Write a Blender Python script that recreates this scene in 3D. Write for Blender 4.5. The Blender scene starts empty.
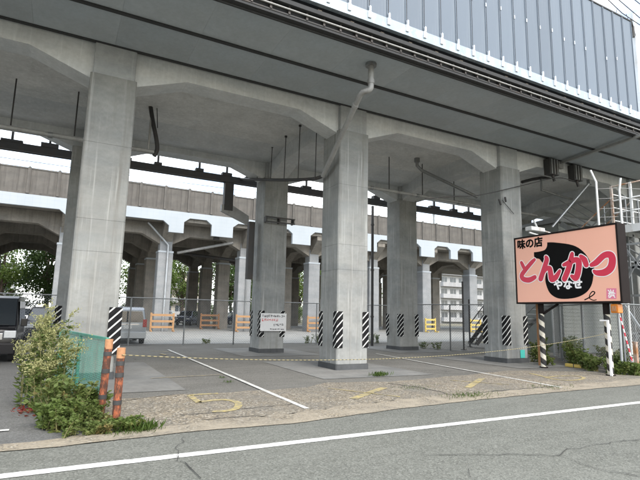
import bpy, bmesh, math, random
import numpy as np
from mathutils import Vector, Matrix
random.seed(7); rng = np.random.default_rng(7)
sc = bpy.context.scene
col = sc.collection
rad = math.radians

# ------------------------------------------------------------------ camera
F, YAW, PITCH, ROLL, EYE = 480.0, rad(28), rad(8.8), rad(1.24), 1.6
fw = Vector((math.sin(YAW)*math.cos(PITCH), math.cos(YAW)*math.cos(PITCH), math.sin(PITCH)))
rt0 = Vector((math.cos(YAW), -math.sin(YAW), 0)); up0 = rt0.cross(fw)
RT = rt0*math.cos(ROLL) + up0*math.sin(ROLL); UP = up0*math.cos(ROLL) - rt0*math.sin(ROLL)
cam_data = bpy.data.cameras.new('camera'); cam = bpy.data.objects.new('camera', cam_data); col.objects.link(cam)
cam_data.sensor_width = 36; cam_data.lens = F/640*36; cam_data.clip_start = .1; cam_data.clip_end = 3000
m3 = Matrix((RT, UP, -fw)).transposed()
cam.matrix_world = Matrix.Translation((0, 0, EYE)) @ m3.to_4x4()
sc.camera = cam
CAM = Vector((0, 0, EYE))
def ray(x, y): return fw + RT*((x-320)/F) - UP*((y-240)/F)
def G(x, y, z=0.0):                       # photo pixel -> point on the level z
    r = ray(x, y); return CAM + r*((z-EYE)/r.z)
def AY(x, y, Y):                          # photo pixel -> point on the plane Y
    r = ray(x, y); return CAM + r*(Y/r.y)
def AX(x, y, X):
    r = ray(x, y); return CAM + r*(X/r.x)

# ------------------------------------------------------------------ sky, sun, exposure
SUN_EL = rad(46)
sun_dir = Vector((math.cos(SUN_EL)*0.05, -math.cos(SUN_EL)*0.9987, math.sin(SUN_EL)))   # behind the camera
world = bpy.data.worlds.new('World'); sc.world = world; world.use_nodes = True
nt = world.node_tree; nt.nodes.clear()
def wn(t, **k):
    n = nt.nodes.new(t)
    for a, b in k.items(): setattr(n, a, b)
    return n
wo = wn('ShaderNodeOutputWorld'); bg = wn('ShaderNodeBackground'); sky = wn('ShaderNodeTexSky', sky_type='NISHITA')
sky.sun_disc = False; sky.sun_elevation = SUN_EL; sky.sun_rotation = math.atan2(sun_dir.x, sun_dir.y); sky.dust_density = 2.0; sky.air_density = 1.0; sky.ozone_density = 1.0
tc = wn('ShaderNodeTexCoord'); mp = wn('ShaderNodeMapping'); mp.inputs['Scale'].default_value = (1.2, 1.2, 2.6); mp.inputs['Location'].default_value = (2.4, 6.1, .9)
nz = wn('ShaderNodeTexNoise'); nz.inputs['Scale'].default_value = 2.3; nz.inputs['Detail'].default_value = 7; nz.inputs['Roughness'].default_value = .58
rp = wn('ShaderNodeValToRGB'); rp.color_ramp.elements[0].position = .40; rp.color_ramp.elements[1].position = .66
rp.color_ramp.elements[0].color = (.12,)*3+(1,); rp.color_ramp.elements[1].color = (1, 1, 1, 1)
mx = wn('ShaderNodeMix', data_type='RGBA'); mx.inputs['B'].default_value = (8.9, 9.05, 8.95, 1)
L = nt.links.new
L(tc.outputs['Generated'], mp.inputs['Vector']); L(mp.outputs['Vector'], nz.inputs['Vector']); L(nz.outputs['Fac'], rp.inputs['Fac'])
L(rp.outputs['Color'], mx.inputs['Factor']); L(sky.outputs['Color'], mx.inputs['A']); L(mx.outputs['Result'], bg.inputs['Color']); L(bg.outputs['Background'], wo.inputs['Surface'])
bg.inputs['Strength'].default_value = 0.14
sl = bpy.data.lights.new('sun', 'SUN'); sl.energy = 0.95; sl.angle = rad(28); sl.color = (1, .965, .91)
sun = bpy.data.objects.new('sun', sl); col.objects.link(sun); sun.location = (10, -20, 40)
sun.rotation_euler = sun_dir.to_track_quat('Z', 'Y').to_euler()
vs = sc.view_settings; vs.view_transform = 'Standard'; vs.look = 'None'; vs.exposure = 1.55; vs.gamma = 1; vs.use_curve_mapping = False
sc.render.engine = 'CYCLES'; sc.cycles.use_denoising = True
sc.cycles.max_bounces = 8; sc.cycles.diffuse_bounces = 5; sc.cycles.transparent_max_bounces = 8

# ------------------------------------------------------------------ helpers
class MB:
    def __init__(s): s.v = []; s.f = []; s.sm = []
    def add(s, vs_, fs, smooth=False):
        b = len(s.v); s.v += [tuple(p) for p in vs_]; s.f += [tuple(i+b for i in f) for f in fs]; s.sm += [smooth]*len(fs); return s
    def box(s, a, b):
        x0, y0, z0 = a; x1, y1, z1 = b
        return s.add([(x0,y0,z0),(x1,y0,z0),(x1,y1,z0),(x0,y1,z0),(x0,y0,z1),(x1,y0,z1),(x1,y1,z1),(x0,y1,z1)],
              [(0,3,2,1),(4,5,6,7),(0,1,5,4),(1,2,6,5),(2,3,7,6),(3,0,4,7)])
    def cham(s, a, b, c):                 # box with chamfered vertical edges
        x0, y0, z0 = a; x1, y1, z1 = b
        P = [(x0+c,y0),(x1-c,y0),(x1,y0+c),(x1,y1-c),(x1-c,y1),(x0+c,y1),(x0,y1-c),(x0,y0+c)]
        n = 8; v = [(p[0],p[1],z0) for p in P]+[(p[0],p[1],z1) for p in P]
        return s.add(v, [tuple(range(n))[::-1], tuple(range(n, 2*n))]+[(i,(i+1)%n,n+(i+1)%n,n+i) for i in range(n)])
    def prism(s, poly, d0, d1, axis='y'): # polygon extruded along an axis
        n = len(poly)
        mk = {'y': lambda p, d: (p[0], d, p[1]), 'x': lambda p, d: (d, p[0], p[1]), 'z': lambda p, d: (p[0], p[1], d)}[axis]
        v = [mk(p, d0) for p in poly]+[mk(p, d1) for p in poly]
        return s.add(v, [tuple(range(n)), tuple(range(n, 2*n))[::-1]]+[((i+1)%n, i, n+i, n+(i+1)%n) for i in range(n)])
    def tube(s, pts, r, n=8, caps=True, smooth=True):
        pts = [Vector(p) for p in pts]; rs = r if isinstance(r, (list, tuple)) else [r]*len(pts)
        rings = []; pu = None
        for i, p in enumerate(pts):
            d = (pts[min(i+1, len(pts)-1)]-pts[max(i-1, 0)]).normalized()
            if pu is None: pu = d.orthogonal().normalized()
            u = (pu - d*pu.dot(d)); u = u.normalized() if u.length > 1e-6 else d.orthogonal().normalized(); pu = u; w = d.cross(u)
            rings.append([p+(u*math.cos(a)+w*math.sin(a))*rs[i] for a in [2*math.pi*k/n for k in range(n)]])
        v = [q for R_ in rings for q in R_]
        f = [(i*n+k, i*n+(k+1)%n, (i+1)*n+(k+1)%n, (i+1)*n+k) for i in range(len(pts)-1) for k in range(n)]
        s.add(v, f, smooth)
        if caps:
            s.add(rings[0], [tuple(range(n))[::-1]]); s.add(rings[-1], [tuple(range(n))])
        return s
    def bar(s, a, b, w, h):               # rectangular bar between two points (w sideways, h up)
        a, b = Vector(a), Vector(b); d = (b-a).normalized()
        sd = d.cross(Vector((0,0,1))); sd = sd.normalized() if sd.length > 1e-4 else Vector((1,0,0)); u = sd.cross(d)
        v = [p+sd*(i*w/2)+u*(j*h/2) for p in (a, b) for i, j in ((-1,-1),(1,-1),(1,1),(-1,1))]
        return s.add(v, [(3,2,1,0),(4,5,6,7),(0,1,5,4),(1,2,6,5),(2,3,7,6),(3,0,4,7)])
    def ribbon(s, pts, w, z):             # flat strip on the ground
        pts = [Vector((p[0], p[1], 0)) for p in pts]; l = []; r_ = []
        ws = w if isinstance(w, (list, tuple)) else [w]*len(pts)
        for i, p in enumerate(pts):
            d = (pts[min(i+1, len(pts)-1)]-pts[max(i-1, 0)]).normalized(); nrm = Vector((-d.y, d.x, 0))
            l.append((p.x+nrm.x*ws[i]/2, p.y+nrm.y*ws[i]/2, z)); r_.append((p.x-nrm.x*ws[i]/2, p.y-nrm.y*ws[i]/2, z))
        n = len(pts)
        return s.add(l+r_, [(n+i, n+i+1, i+1, i) for i in range(n-1)])
    def mesh(s, name, mat, org=(0,0,0)):
        me = bpy.data.meshes.new(name); ox, oy, oz = org
        me.from_pydata([(x-ox, y-oy, z-oz) for x, y, z in s.v], [], s.f)
        if any(s.sm): me.polygons.foreach_set('use_smooth', s.sm)
        if mat: me.materials.append(mat)
        me.update(); return me
    def build(s, name, mat, parent=None, org=None, bevel=0):
        # org: world position of the object's own origin
        if parent is None and org is None:
            a = np.array(s.v); lo = a.min(0); hi = a.max(0); org = ((lo[0]+hi[0])/2, (lo[1]+hi[1])/2, lo[2])
        po = worg(parent) if parent else Vector((0,0,0))
        if org is None: org = po
        o = bpy.data.objects.new(name, s.mesh(name, mat, org)); col.objects.link(o)
        o.parent = parent; o.location = Vector(org)-po; WORG[o.name] = Vector(org)
        if bevel:
            b = o.modifiers.new('bevel', 'BEVEL'); b.width = bevel; b.segments = 2; b.limit_method = 'ANGLE'; b.angle_limit = rad(40)
        return o
WORG = {}
def worg(o): return WORG[o.name]
def put(me, name, parent, loc, rz=0.0):   # a piece that shares mesh data; loc is in world terms
    o = bpy.data.objects.new(name, me); col.objects.link(o); po = worg(parent) if parent else Vector((0,0,0))
    o.parent = parent; o.location = Vector(loc)-po; o.rotation_euler.z = rz; WORG[o.name] = Vector(loc); return o
def tag(o, label, cat, group=None):
    o['label'] = label; o['category'] = cat
    if group: o['group'] = group
    return o
def thing(name, loc, label, cat, group=None):
    o = bpy.data.objects.new(name, None); o.empty_display_size = .2; col.objects.link(o); o.location = loc; WORG[o.name] = Vector(loc)
    return tag(o, label, cat, group)
def struct(o, kind='structure'): o['kind'] = kind; return o
def crom(P, n=6, closed=False):           # Catmull-Rom through the points
    P = [Vector(p) for p in P]; out = []; N = len(P)
    for i in range(N if closed else N-1):
        g = (lambda k: P[k % N]) if closed else (lambda k: P[min(max(k, 0), N-1)])
        a, b, c_, d = g(i-1), g(i), g(i+1), g(i+2)
        for k in range(n):
            t = k/n; out.append(.5*((2*b)+(c_-a)*t+(2*a-5*b+4*c_-d)*t*t+(3*b-a-3*c_+d)*t**3))
    if not closed: out.append(P[-1])
    return out

# ------------------------------------------------------------------ materials
MATS = {}
class NT:
    def __init__(s, name):
        s.m = bpy.data.materials.new(name); s.m.use_nodes = True; s.t = s.m.node_tree; s.b = s.t.nodes['Principled BSDF']
        s.tc = s.t.nodes.new('ShaderNodeTexCoord'); s.P = s.tc.outputs['Object']
    def n(s, t, **k):
        x = s.t.nodes.new(t)
        for a, b in k.items(): setattr(x, a, b)
        return x
    def l(s, a, b): s.t.links.new(a, b)
    def vmap(s, scale=(1,1,1), src=None):
        m_ = s.n('ShaderNodeMapping'); m_.inputs['Scale'].default_value = scale; s.l(src or s.P, m_.inputs['Vector']); return m_.outputs['Vector']
    def noise(s, scale, detail=4, rough=.55, vec=None, dist=0):
        x = s.n('ShaderNodeTexNoise'); x.inputs['Scale'].default_value = scale; x.inputs['Detail'].default_value = detail
        x.inputs['Roughness'].default_value = rough; x.inputs['Distortion'].default_value = dist; s.l(vec or s.P, x.inputs['Vector']); return x.outputs['Fac']
    def ramp(s, src, p0, p1, c0=(0,0,0), c1=(1,1,1)):
        x = s.n('ShaderNodeValToRGB'); e = x.color_ramp.elements; e[0].position = p0; e[1].position = p1
        e[0].color = (*c0, 1); e[1].color = (*c1, 1); s.l(src, x.inputs['Fac']); return x.outputs['Color']
    def mix(s, fac, a, b, blend='MIX'):
        x = s.n('ShaderNodeMix', data_type='RGBA', blend_type=blend)
        for inp, v in (('Factor', fac), ('A', a), ('B', b)):
            if isinstance(v, (int, float)): x.inputs[inp].default_value = v if inp == 'Factor' else (v, v, v, 1)
            elif isinstance(v, (tuple, list)): x.inputs[inp].default_value = (*v, 1)
            else: s.l(v, x.inputs[inp])
        return x.outputs['Result']
    def math(s, op, a, b=None):
        x = s.n('ShaderNodeMath', operation=op)
        for i, v in enumerate((a, b)):
            if v is None: continue
            if isinstance(v, (int, float)): x.inputs[i].default_value = v
            else: s.l(v, x.inputs[i])
        return x.outputs[0]
    def xyz(s, src=None):
        x = s.n('ShaderNodeSeparateXYZ'); s.l(src or s.P, x.inputs[0]); return x.outputs
    def bump(s, h, strength=.3, dist=.02):
        x = s.n('ShaderNodeBump'); x.inputs['Strength'].default_value = strength; x.inputs['Distance'].default_value = dist
        s.l(h, x.inputs['Height']); s.l(x.outputs[0], s.b.inputs['Normal'])
    def rnd(s): return s.n('ShaderNodeObjectInfo').outputs['Random']
    def out(s, c, rough=.8, metal=0, spec=.5):
        if isinstance(c, tuple): s.b.inputs['Base Color'].default_value = (*c, 1)
        else: s.l(c, s.b.inputs['Base Color'])
        if isinstance(rough, (int, float)): s.b.inputs['Roughness'].default_value = rough
        else: s.l(rough, s.b.inputs['Roughness'])
        s.b.inputs['Metallic'].default_value = metal; s.b.inputs['Specular IOR Level'].default_value = spec
        return s.m
def sc3(c, k): return tuple(min(1, x*k) for x in c)

def concrete(name, base, stain=(.12,.10,.08), streak=.45, var=.2, world_pos=False, seam=0, rough=.85, rnd=.12, rust=0, runs=.35):
    t = NT(name)
    c = t.mix(t.ramp(t.noise(1.1, 6, .6), .3, .7), sc3(base, 1-var), sc3(base, 1+var))
    c = t.mix(t.ramp(t.noise(.9, 4, .6, t.vmap((.5, .5, 2.2))), .45, .62), c, t.mix(1, c, (.88,.90,.92), 'MULTIPLY'))
    c = t.mix(t.ramp(t.noise(9, 6, .65), .35, .75), c, t.mix(1, c, (.84,.84,.83), 'MULTIPLY'))
    sv = t.vmap((5, 5, .22)); s1 = t.ramp(t.noise(1.0, 5, .6, sv), .52, .74)
    c = t.mix(t.math('MULTIPLY', s1, streak), c, stain)
    sv2 = t.vmap((9, 9, .35)); s2 = t.ramp(t.noise(1.3, 4, .6, sv2), .56, .70)
    c = t.mix(t.math('MULTIPLY', s2, runs), c, sc3(base, 1.45))
    if rust:
        px_, py_, pz_ = t.xyz(); s3 = t.ramp(t.noise(1.6, 4, .6, t.vmap((7, 7, .5))), .44, .56); s3 = t.math('MULTIPLY', s3, t.ramp(px_, .16, .36)); s3 = t.math('MULTIPLY', s3, t.ramp(pz_, 3.25, 3.97)); c = t.mix(t.math('MULTIPLY', s3, rust), c, (.13,.065,.03))
    if rnd:
        r = t.math('ADD', t.math('MULTIPLY', t.rnd(), rnd), 1-rnd/2); c = t.mix(1, c, r, 'MULTIPLY')
    t.bump(t.noise(30, 6, .7), .25, .01)
    return t.out(c, rough, spec=.3)
def plain(name, base, var=.12, scale=4, rough=.6, metal=0, bump=.05, bscale=40, dirt=None, dirt_amt=.5, rnd=0, spec=.5, dpos=(.5,.7), dscale=3):
    t = NT(name); c = t.mix(t.noise(scale, 5), sc3(base, 1-var), sc3(base, 1+var))
    if dirt: c = t.mix(t.math('MULTIPLY', t.ramp(t.noise(dscale, 6, .65, t.vmap((1,1,.5))), *dpos), dirt_amt), c, dirt)
    if rnd: c = t.mix(1, c, t.math('ADD', t.math('MULTIPLY', t.rnd(), rnd), 1-rnd/2), 'MULTIPLY')
    if bump: t.bump(t.noise(bscale, 4), bump, .005)
    return t.out(c, rough, metal, spec)
def asphalt(name, base, patch=.25, grain=.5, warm=(1,1,1), crack=0):
    t = NT(name); c = t.mix(t.ramp(t.noise(.45, 6, .6), .3, .7), sc3(base, 1-patch), sc3(base, 1+patch))
    c = t.mix(t.ramp(t.noise(2.5, 5, .6, t.vmap((.35, 1.6, 1))), .35, .75), c, t.mix(1, c, (.80,.80,.79), 'MULTIPLY'))
    v = t.n('ShaderNodeTexVoronoi'); v.inputs['Scale'].default_value = 60; t.l(t.P, v.inputs['Vector'])
    sp = t.xyz(v.outputs['Color'])[0]
    c = t.mix(t.ramp(t.noise(16, 4, .7), .35, .7), t.mix(1, c, (.78,.78,.77), 'MULTIPLY'), c)
    c = t.mix(t.math('MULTIPLY', t.ramp(sp, .55, .95), grain), c, sc3(base, 2.6))
    c = t.mix(t.math('MULTIPLY', t.ramp(sp, .45, .1), grain*.8), c, sc3(base, .35))
    if crack:
        v2 = t.n('ShaderNodeTexVoronoi', feature='DISTANCE_TO_EDGE'); v2.inputs['Scale'].default_value = .42
        wv = t.n('ShaderNodeVectorMath', operation='ADD'); nn = t.n('ShaderNodeTexNoise'); nn.inputs['Scale'].default_value = 1.7; nn.inputs['Detail'].default_value = 5; t.l(t.P, nn.inputs['Vector'])
        t.l(t.P, wv.inputs[0]); t.l(nn.outputs['Color'], wv.inputs[1]); t.l(wv.outputs[0], v2.inputs['Vector'])
        e = t.ramp(v2.outputs['Distance'], .0, .006, (1,1,1), (0,0,0)); e = t.math('MULTIPLY', e, t.ramp(t.noise(.5, 2), .5, .6))
        c = t.mix(t.math('MULTIPLY', e, crack), c, (.02,.02,.02))
    t.bump(v.outputs['Distance'], .5, .006)
    return t.out(c, .88, spec=.25)
def pebble(name, sand=None):
    t = NT(name); v = t.n('ShaderNodeTexVoronoi'); v.inputs['Scale'].default_value = 34; t.l(t.P, v.inputs['Vector']); sp = t.xyz(v.outputs['Color'])
    c = t.mix(sp[0], (.12,.103,.078), (.30,.255,.185)); c = t.mix(t.ramp(sp[1], .85, .95), c, (.42,.39,.33)); c = t.mix(t.ramp(sp[2], .82, .95), c, (.06,.055,.05))
    c = t.mix(t.ramp(t.noise(.8, 6, .65), .35, .68), c, t.mix(.72, c, (.135,.13,.115)))
    c = t.mix(t.ramp(t.noise(2.2, 5, .6), .58, .8), c, (.30,.265,.20))
    if sand: c = t.mix(t.ramp(t.noise(1.6, 7, .7), .36, .62), c, t.mix(t.noise(8, 6, .7), sc3(sand, .75), sc3(sand, 1.2)))
    t.bump(v.outputs['Distance'], .6, .01); return t.out(c, .85, spec=.25)
def paint(name, base, wear=.5, dpos=(.42,.62)):
    t = NT(name); w = t.ramp(t.noise(7, 8, .72), *dpos); c = t.mix(t.math('MULTIPLY', w, wear), base, (.15,.145,.135))
    c = t.mix(t.ramp(t.noise(60, 3), .4, .8), c, t.mix(1, c, (.8,.8,.8), 'MULTIPLY')); t.bump(t.noise(90, 3), .3, .003); return t.out(c, .7, spec=.3)
def stripes(name, period, frac, dark=(.009,.009,.010), light=(.72,.72,.70), dirt=.08):
    t = NT(name); x, y, z = t.xyz(); ph = t.math('ADD', t.math('SUBTRACT', z, x), y)
    fr = t.math('FRACT', t.math('DIVIDE', t.math('ADD', ph, 50), period)); m_ = t.math('LESS_THAN', fr, frac)
    c = t.mix(m_, dark, light); c = t.mix(t.math('MULTIPLY', t.ramp(t.noise(6, 5), .45, .8), dirt), c, (.2,.19,.17)); return t.out(c, .75, spec=.12)
def spiral(name, period, frac, dark, light, r=.07):
    t = NT(name); x, y, z = t.xyz(); a = t.math('MULTIPLY', t.math('ARCTAN2', y, x), period/(2*math.pi))
    fr = t.math('FRACT', t.math('DIVIDE', t.math('ADD', t.math('ADD', z, a), 20), period)); m_ = t.math('LESS_THAN', fr, frac)
    c = t.mix(m_, dark, light); c = t.mix(t.math('MULTIPLY', t.ramp(t.noise(7, 6, .7), .5, .7), .6), c, (.16,.13,.10)); return t.out(c, .6)
def bands(name, period, frac, a, b, rust=(.10,.035,.015), amt=.75):
    t = NT(name); z = t.xyz()[2]; fr = t.math('FRACT', t.math('DIVIDE', t.math('ADD', z, 20.02), period)); m_ = t.math('LESS_THAN', fr, frac)
    c = t.mix(m_, a, b); c = t.mix(t.math('MULTIPLY', t.ramp(t.noise(11, 7, .7, t.vmap((1,1,.4))), .46, .6), amt), c, rust); t.bump(t.noise(40, 5), .5, .004); return t.out(c, .75)
def foliage(name, a, b, c3=None, trans=.35):
    t = NT(name); c = t.mix(t.ramp(t.noise(1.1, 3), .3, .7), a, b)
    if c3: c = t.mix(t.ramp(t.noise(3.3, 3), .55, .75), c, c3)
    c = t.mix(t.ramp(t.noise(26, 2), .3, .7), t.mix(1, c, (.65,.65,.65), 'MULTIPLY'), c)
    t.out(c, .6, spec=.3); tr = t.n('ShaderNodeBsdfTranslucent'); t.l(c, tr.inputs['Color']); ms = t.n('ShaderNodeMixShader'); ms.inputs[0].default_value = trans
    o = t.t.nodes['Material Output']; t.l(t.b.outputs[0], ms.inputs[1]); t.l(tr.outputs[0], ms.inputs[2]); t.l(ms.outputs[0], o.inputs['Surface']); return t.m
def glassy(name, base=(.02,.025,.03), rough=.06): t = NT(name); return t.out(base, rough, spec=.8)
def fascia_mat():
    t = NT('white_fascia'); x, y, z = t.xyz(); c = t.mix(t.noise(.6, 5), (.29,.325,.35), (.38,.41,.43))
    for a, p, w in ((x, .45, .05), (z, .30, .07)):
        e = t.math('LESS_THAN', t.math('FRACT', t.math('DIVIDE', t.math('ADD', a, 100), p)), w); c = t.mix(t.math('MULTIPLY', e, .30), c, (.24,.30,.35))
    c = t.mix(t.math('MULTIPLY', t.ramp(t.noise(1, 4, .6, t.vmap((2,2,.2))), .55, .8), .35), c, (.35,.38,.40)); return t.out(c, .6)
def barrier_mat():
    t = NT('barrier_panel_paint'); c = t.mix(t.noise(.9, 4, .5, t.vmap((1,1,.25))), (.088,.116,.150), (.128,.158,.195))
    x, y, z = t.xyz(); e = t.math('SINE', t.math('MULTIPLY', z, 1/.05*6.283)); c = t.mix(t.math('MULTIPLY', t.ramp(t.noise(2.5, 5, .6, t.vmap((3,3,.12))), .5, .8), .35), c, (.22,.25,.28))
    r = t.math('ADD', t.math('MULTIPLY', t.rnd(), .16), .92); c = t.mix(1, c, r, 'MULTIPLY'); return t.out(c, .45, 0)

M = dict(
 col=concrete('column_concrete', (.262,.266,.255), stain=(.17,.165,.15), streak=.7, var=.19, runs=.8),
 col_rust=concrete('stained_column_concrete', (.266,.268,.253), stain=(.17,.16,.14), streak=.7, var=.19, rust=.95, runs=.6),
 cap=concrete('cap_concrete', (.37,.38,.38), stain=(.25,.25,.25), streak=.25, var=.08, runs=.2),
 beam=concrete('beam_concrete', (.585,.595,.59), stain=(.40,.40,.39), streak=.3, var=.10, runs=.2),
 slab=concrete('slab_concrete', (.60,.595,.57), stain=(.18,.175,.16), streak=.2, var=.12),
 soffit=concrete('soffit_panel_paint', (.40,.435,.455), stain=(.31,.325,.33), streak=.3, var=.12, rnd=.10, runs=.08, rough=.6),
 dark=plain('dark_steel', (.042,.041,.040), .3, 3, .6, .1, dirt=(.07,.045,.03), dirt_amt=.5),
 joint_shade=plain('dark_joint_and_shade', (.035,.036,.037), .3, 3, .85),
 band=concrete('base_band_concrete', (.075,.078,.08), stain=(.03,.03,.03), streak=.4, var=.2, runs=.1),
 guard=stripes('hazard_stripes', .215, .22, light=(.60,.60,.57)),
 galv=plain('galvanised_steel', (.42,.44,.45), .15, 5, .42, .7, dirt=(.25,.22,.19), dirt_amt=.4),
 galv2=plain('dull_galvanised_steel', (.25,.26,.26), .2, 5, .5, .6, dirt=(.16,.11,.07), dirt_amt=.4),
 pipe=plain('grey_pipe_paint', (.30,.30,.29), .2, 5, .5, .1, dirt=(.12,.11,.10), dirt_amt=.5),
 barrier=barrier_mat(), clip=plain('clip_metal', (.80,.83,.86), .1, 5, .32, .3), strip=plain('barrier_base_metal', (.30,.35,.39), .25, 2.5, .35, .3, dirt=(.58,.62,.65), dirt_amt=.7, dscale=5),
 rearcon=concrete('weathered_rear_concrete', (.235,.215,.185), stain=(.07,.06,.05), streak=.55, var=.2, runs=.25),
 rearcol=concrete('rear_column_concrete', (.25,.257,.26), stain=(.22,.22,.22), streak=.4, var=.12, runs=.3),
 rearpar=concrete('parapet_concrete', (.125,.116,.104), stain=(.045,.04,.036), streak=.6, var=.2, rnd=.1, runs=.2),
 fascia=fascia_mat(),
 road=asphalt('road_asphalt', (.163,.166,.146), .14, .62), lot=asphalt('lot_asphalt', (.155,.150,.135), .25, .4, crack=.8), drive=asphalt('drive_asphalt', (.135,.134,.128), .22, .38, crack=.6),
 peb=pebble('exposed_aggregate'), pad=concrete('pad_concrete', (.19,.188,.176), stain=(.10,.098,.09), streak=.3, var=.2, runs=.1),
 gut=pebble('sandy_gutter_concrete', (.30,.262,.20)), yard=concrete('yard_concrete', (.255,.255,.24), stain=(.22,.21,.19), streak=.25, var=.15, runs=.2),
 earth=plain('earth', (.14,.125,.09), .35, .8, .95, bump=.4, bscale=12, dirt=(.09,.11,.05), dirt_amt=.8),
 white=paint('white_road_paint', (.66,.66,.63), .6, (.46,.62)), white_worn=paint('worn_white_paint', (.62,.62,.58), .6), yellow=paint('yellow_road_paint', (.46,.37,.15), .8, (.38,.60)),
 yellow_faint=paint('faded_yellow_paint', (.45,.36,.17), .8, (.35,.6)), crack=plain('crack_fill', (.035,.034,.031), .3, 8, .95),
 wire=plain('fence_wire', (.24,.25,.25), .2, 6, .5, .5), green=plain('green_fence_paint', (.07,.25,.19), .25, 5, .5, dirt=(.10,.12,.09), dirt_amt=.5),
 orange=plain('rusty_orange_post_paint', (.31,.088,.036), .5, 9, .85, dirt=(.06,.028,.018), dirt_amt=.95, dpos=(.40,.54), dscale=14, bump=.4), orangecap=plain('post_cap_paint', (.40,.20,.095), .4, 20, .7, dirt=(.15,.06,.03), dirt_amt=.7, dscale=18),
 polestripe=spiral('black_cream_spiral_stripes', .36, .46, (.015,.015,.015), (.60,.56,.46)), redpole=spiral('red_white_spiral_stripes', .22, .5, (.55,.02,.05), (.75,.72,.72)),
 signface=plain('sign_face_peach', (.87,.455,.335), .03, 1.2, .35, bump=0), signframe=plain('sign_frame', (.016,.012,.011), .2, 4, .8, spec=.15), ink=plain('sign_black', (.006,.006,.006), .1, 5, .8, bump=0, spec=.1),
 signred=plain('sign_red', (.60,.035,.075), .05, 5, .4, bump=0), signwhite=plain('sign_white', (.86,.84,.83), .02, 5, .4, bump=0), signpink=plain('sign_pink', (.72,.20,.30), .05, 5, .4, bump=0),
 amber=plain('amber_lens', (.55,.17,.015), .15, 10, .25), notice=plain('notice_board_white', (.66,.66,.65), .06, 4, .5, dirt=(.4,.38,.36), dirt_amt=.4), nred=plain('notice_red', (.6,.05,.05), .1, 8, .5, bump=0), nblack=plain('notice_black', (.05,.05,.055), .1, 8, .5, bump=0),
 rope=bands('tiger_rope', .1, .5, (.60,.46,.16), (.10,.085,.05), amt=.2), teal=plain('teal_label', (.06,.42,.36), .1, 20, .5),
 barricade=plain('orange_barricade_paint', (.36,.20,.085), .15, 5, .6, dirt=(.3,.14,.05), dirt_amt=.5), barricade2=plain('yellow_barricade_paint', (.55,.40,.10), .15, 5, .6), barricade3=plain('brown_barricade_wood', (.28,.14,.06), .25, 5, .7),
 rusty=plain('rusted_steel', (.26,.12,.05), .3, 8, .8, dirt=(.45,.42,.38), dirt_amt=.8, dpos=(.4,.6), dscale=4), whitesteel=plain('white_steel_paint', (.60,.61,.60), .1, 5, .5, dirt=(.30,.17,.09), dirt_amt=.6, dpos=(.55,.68)),
 siding=plain('grey_siding', (.20,.215,.20), .15, 2, .6, dirt=(.12,.12,.10), dirt_amt=.5),
 blackcar=plain('black_car_paint', (.008,.008,.010), .1, 3, .2, 0, bump=0, spec=.4), silvercar=plain('silver_car_paint', (.33,.355,.38), .04, 3, .3, .55, bump=0), bluecar=plain('navy_car_paint', (.02,.03,.07), .05, 3, .22, .2, bump=0), whitecar=plain('white_car_paint', (.68,.69,.70), .03, 3, .25, bump=0), darkcar=plain('charcoal_car_paint', (.030,.032,.036), .05, 3, .25, .3, bump=0),
 glass=glassy('car_glass'), tyre=plain('tyre_rubber', (.018,.018,.018), .2, 10, .85), rim=plain('wheel_rim', (.35,.36,.37), .1, 10, .35, .8), lamp=plain('headlamp_glass', (.62,.64,.66), .15, 20, .12, .4), tail=plain('tail_lamp_red', (.38,.015,.015), .1, 20, .2), plate=plain('number_plate_white', (.7,.7,.68), .05, 10, .5), trim=plain('black_plastic_trim', (.02,.02,.021), .15, 10, .6), chrome=plain('chrome', (.6,.6,.62), .05, 10, .15, 1),
 bark=plain('bark', (.085,.065,.05), .3, 8, .9, bump=.6, bscale=18), leaf=foliage('tree_leaves', (.08,.135,.03), (.16,.235,.05), (.25,.31,.08)), leafd=foliage('dark_tree_leaves', (.042,.08,.02), (.085,.145,.036), (.14,.20,.055)),
 weedleaf=foliage('weed_leaves', (.085,.14,.03), (.19,.235,.065), (.32,.28,.10)), weedpale=foliage('pale_weed_plumes', (.36,.36,.15), (.53,.52,.26)), weedstem=plain('weed_stem', (.16,.15,.06), .3, 10, .8), redleaf=foliage('red_dry_leaves', (.28,.03,.03), (.20,.06,.03)), grassm=foliage('grass_blades', (.06,.12,.02), (.13,.19,.04)), vine=foliage('vine_leaves', (.10,.155,.04), (.21,.24,.075), (.30,.15,.07)),
 housewall=concrete('apartment_wall', (.40,.40,.39), stain=(.4,.4,.4), streak=.2, var=.08), houseglass=glassy('house_glass', (.05,.06,.07), .12), balcony=concrete('balcony_wall', (.36,.36,.36), var=.06), housewall2=concrete('tan_house_wall', (.42,.38,.32), var=.1), roofm=plain('roof_tiles', (.10,.10,.11), .2, 3, .7),
)

# ================================================================== SETTING: ground
def sheet(name, poly, z, mat):
    mb = MB(); mb.add([(p[0], p[1], z) for p in poly], [tuple(range(len(poly)))]); o = mb.build(name, mat, None, org=(0, 0, 0)); return struct(o)
def gp(pts): return [G(x, y) for x, y in pts]
sheet('ground', [(-1200, -600), (1500, -600), (1500, 1800), (-1200, 1800)], -.004, M['earth'])
road_edge = [(-60, 6.62), (-8, 6.62)] + [(p.x, p.y) for p in gp([(0, 452), (60, 447), (120, 440), (200, 431), (290, 424), (400, 409), (470, 401), (560, 392), (640, 385)])] + [(22, 7.72), (120, 7.75)]
def dens(P, step=.35, jit=.0, seed=1):
    r = random.Random(seed); out = []
    for a, b in zip(P[:-1], P[1:]):
        d = math.dist(a, b); n = max(1, min(60, int(d/step)))
        for k in range(n):
            t = k/n; out.append((a[0]+(b[0]-a[0])*t, a[1]+(b[1]-a[1])*t+r.uniform(-jit, jit)))
    out.append(P[-1]); return out
re_d = dens(road_edge, .3, .022, 3)
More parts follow.
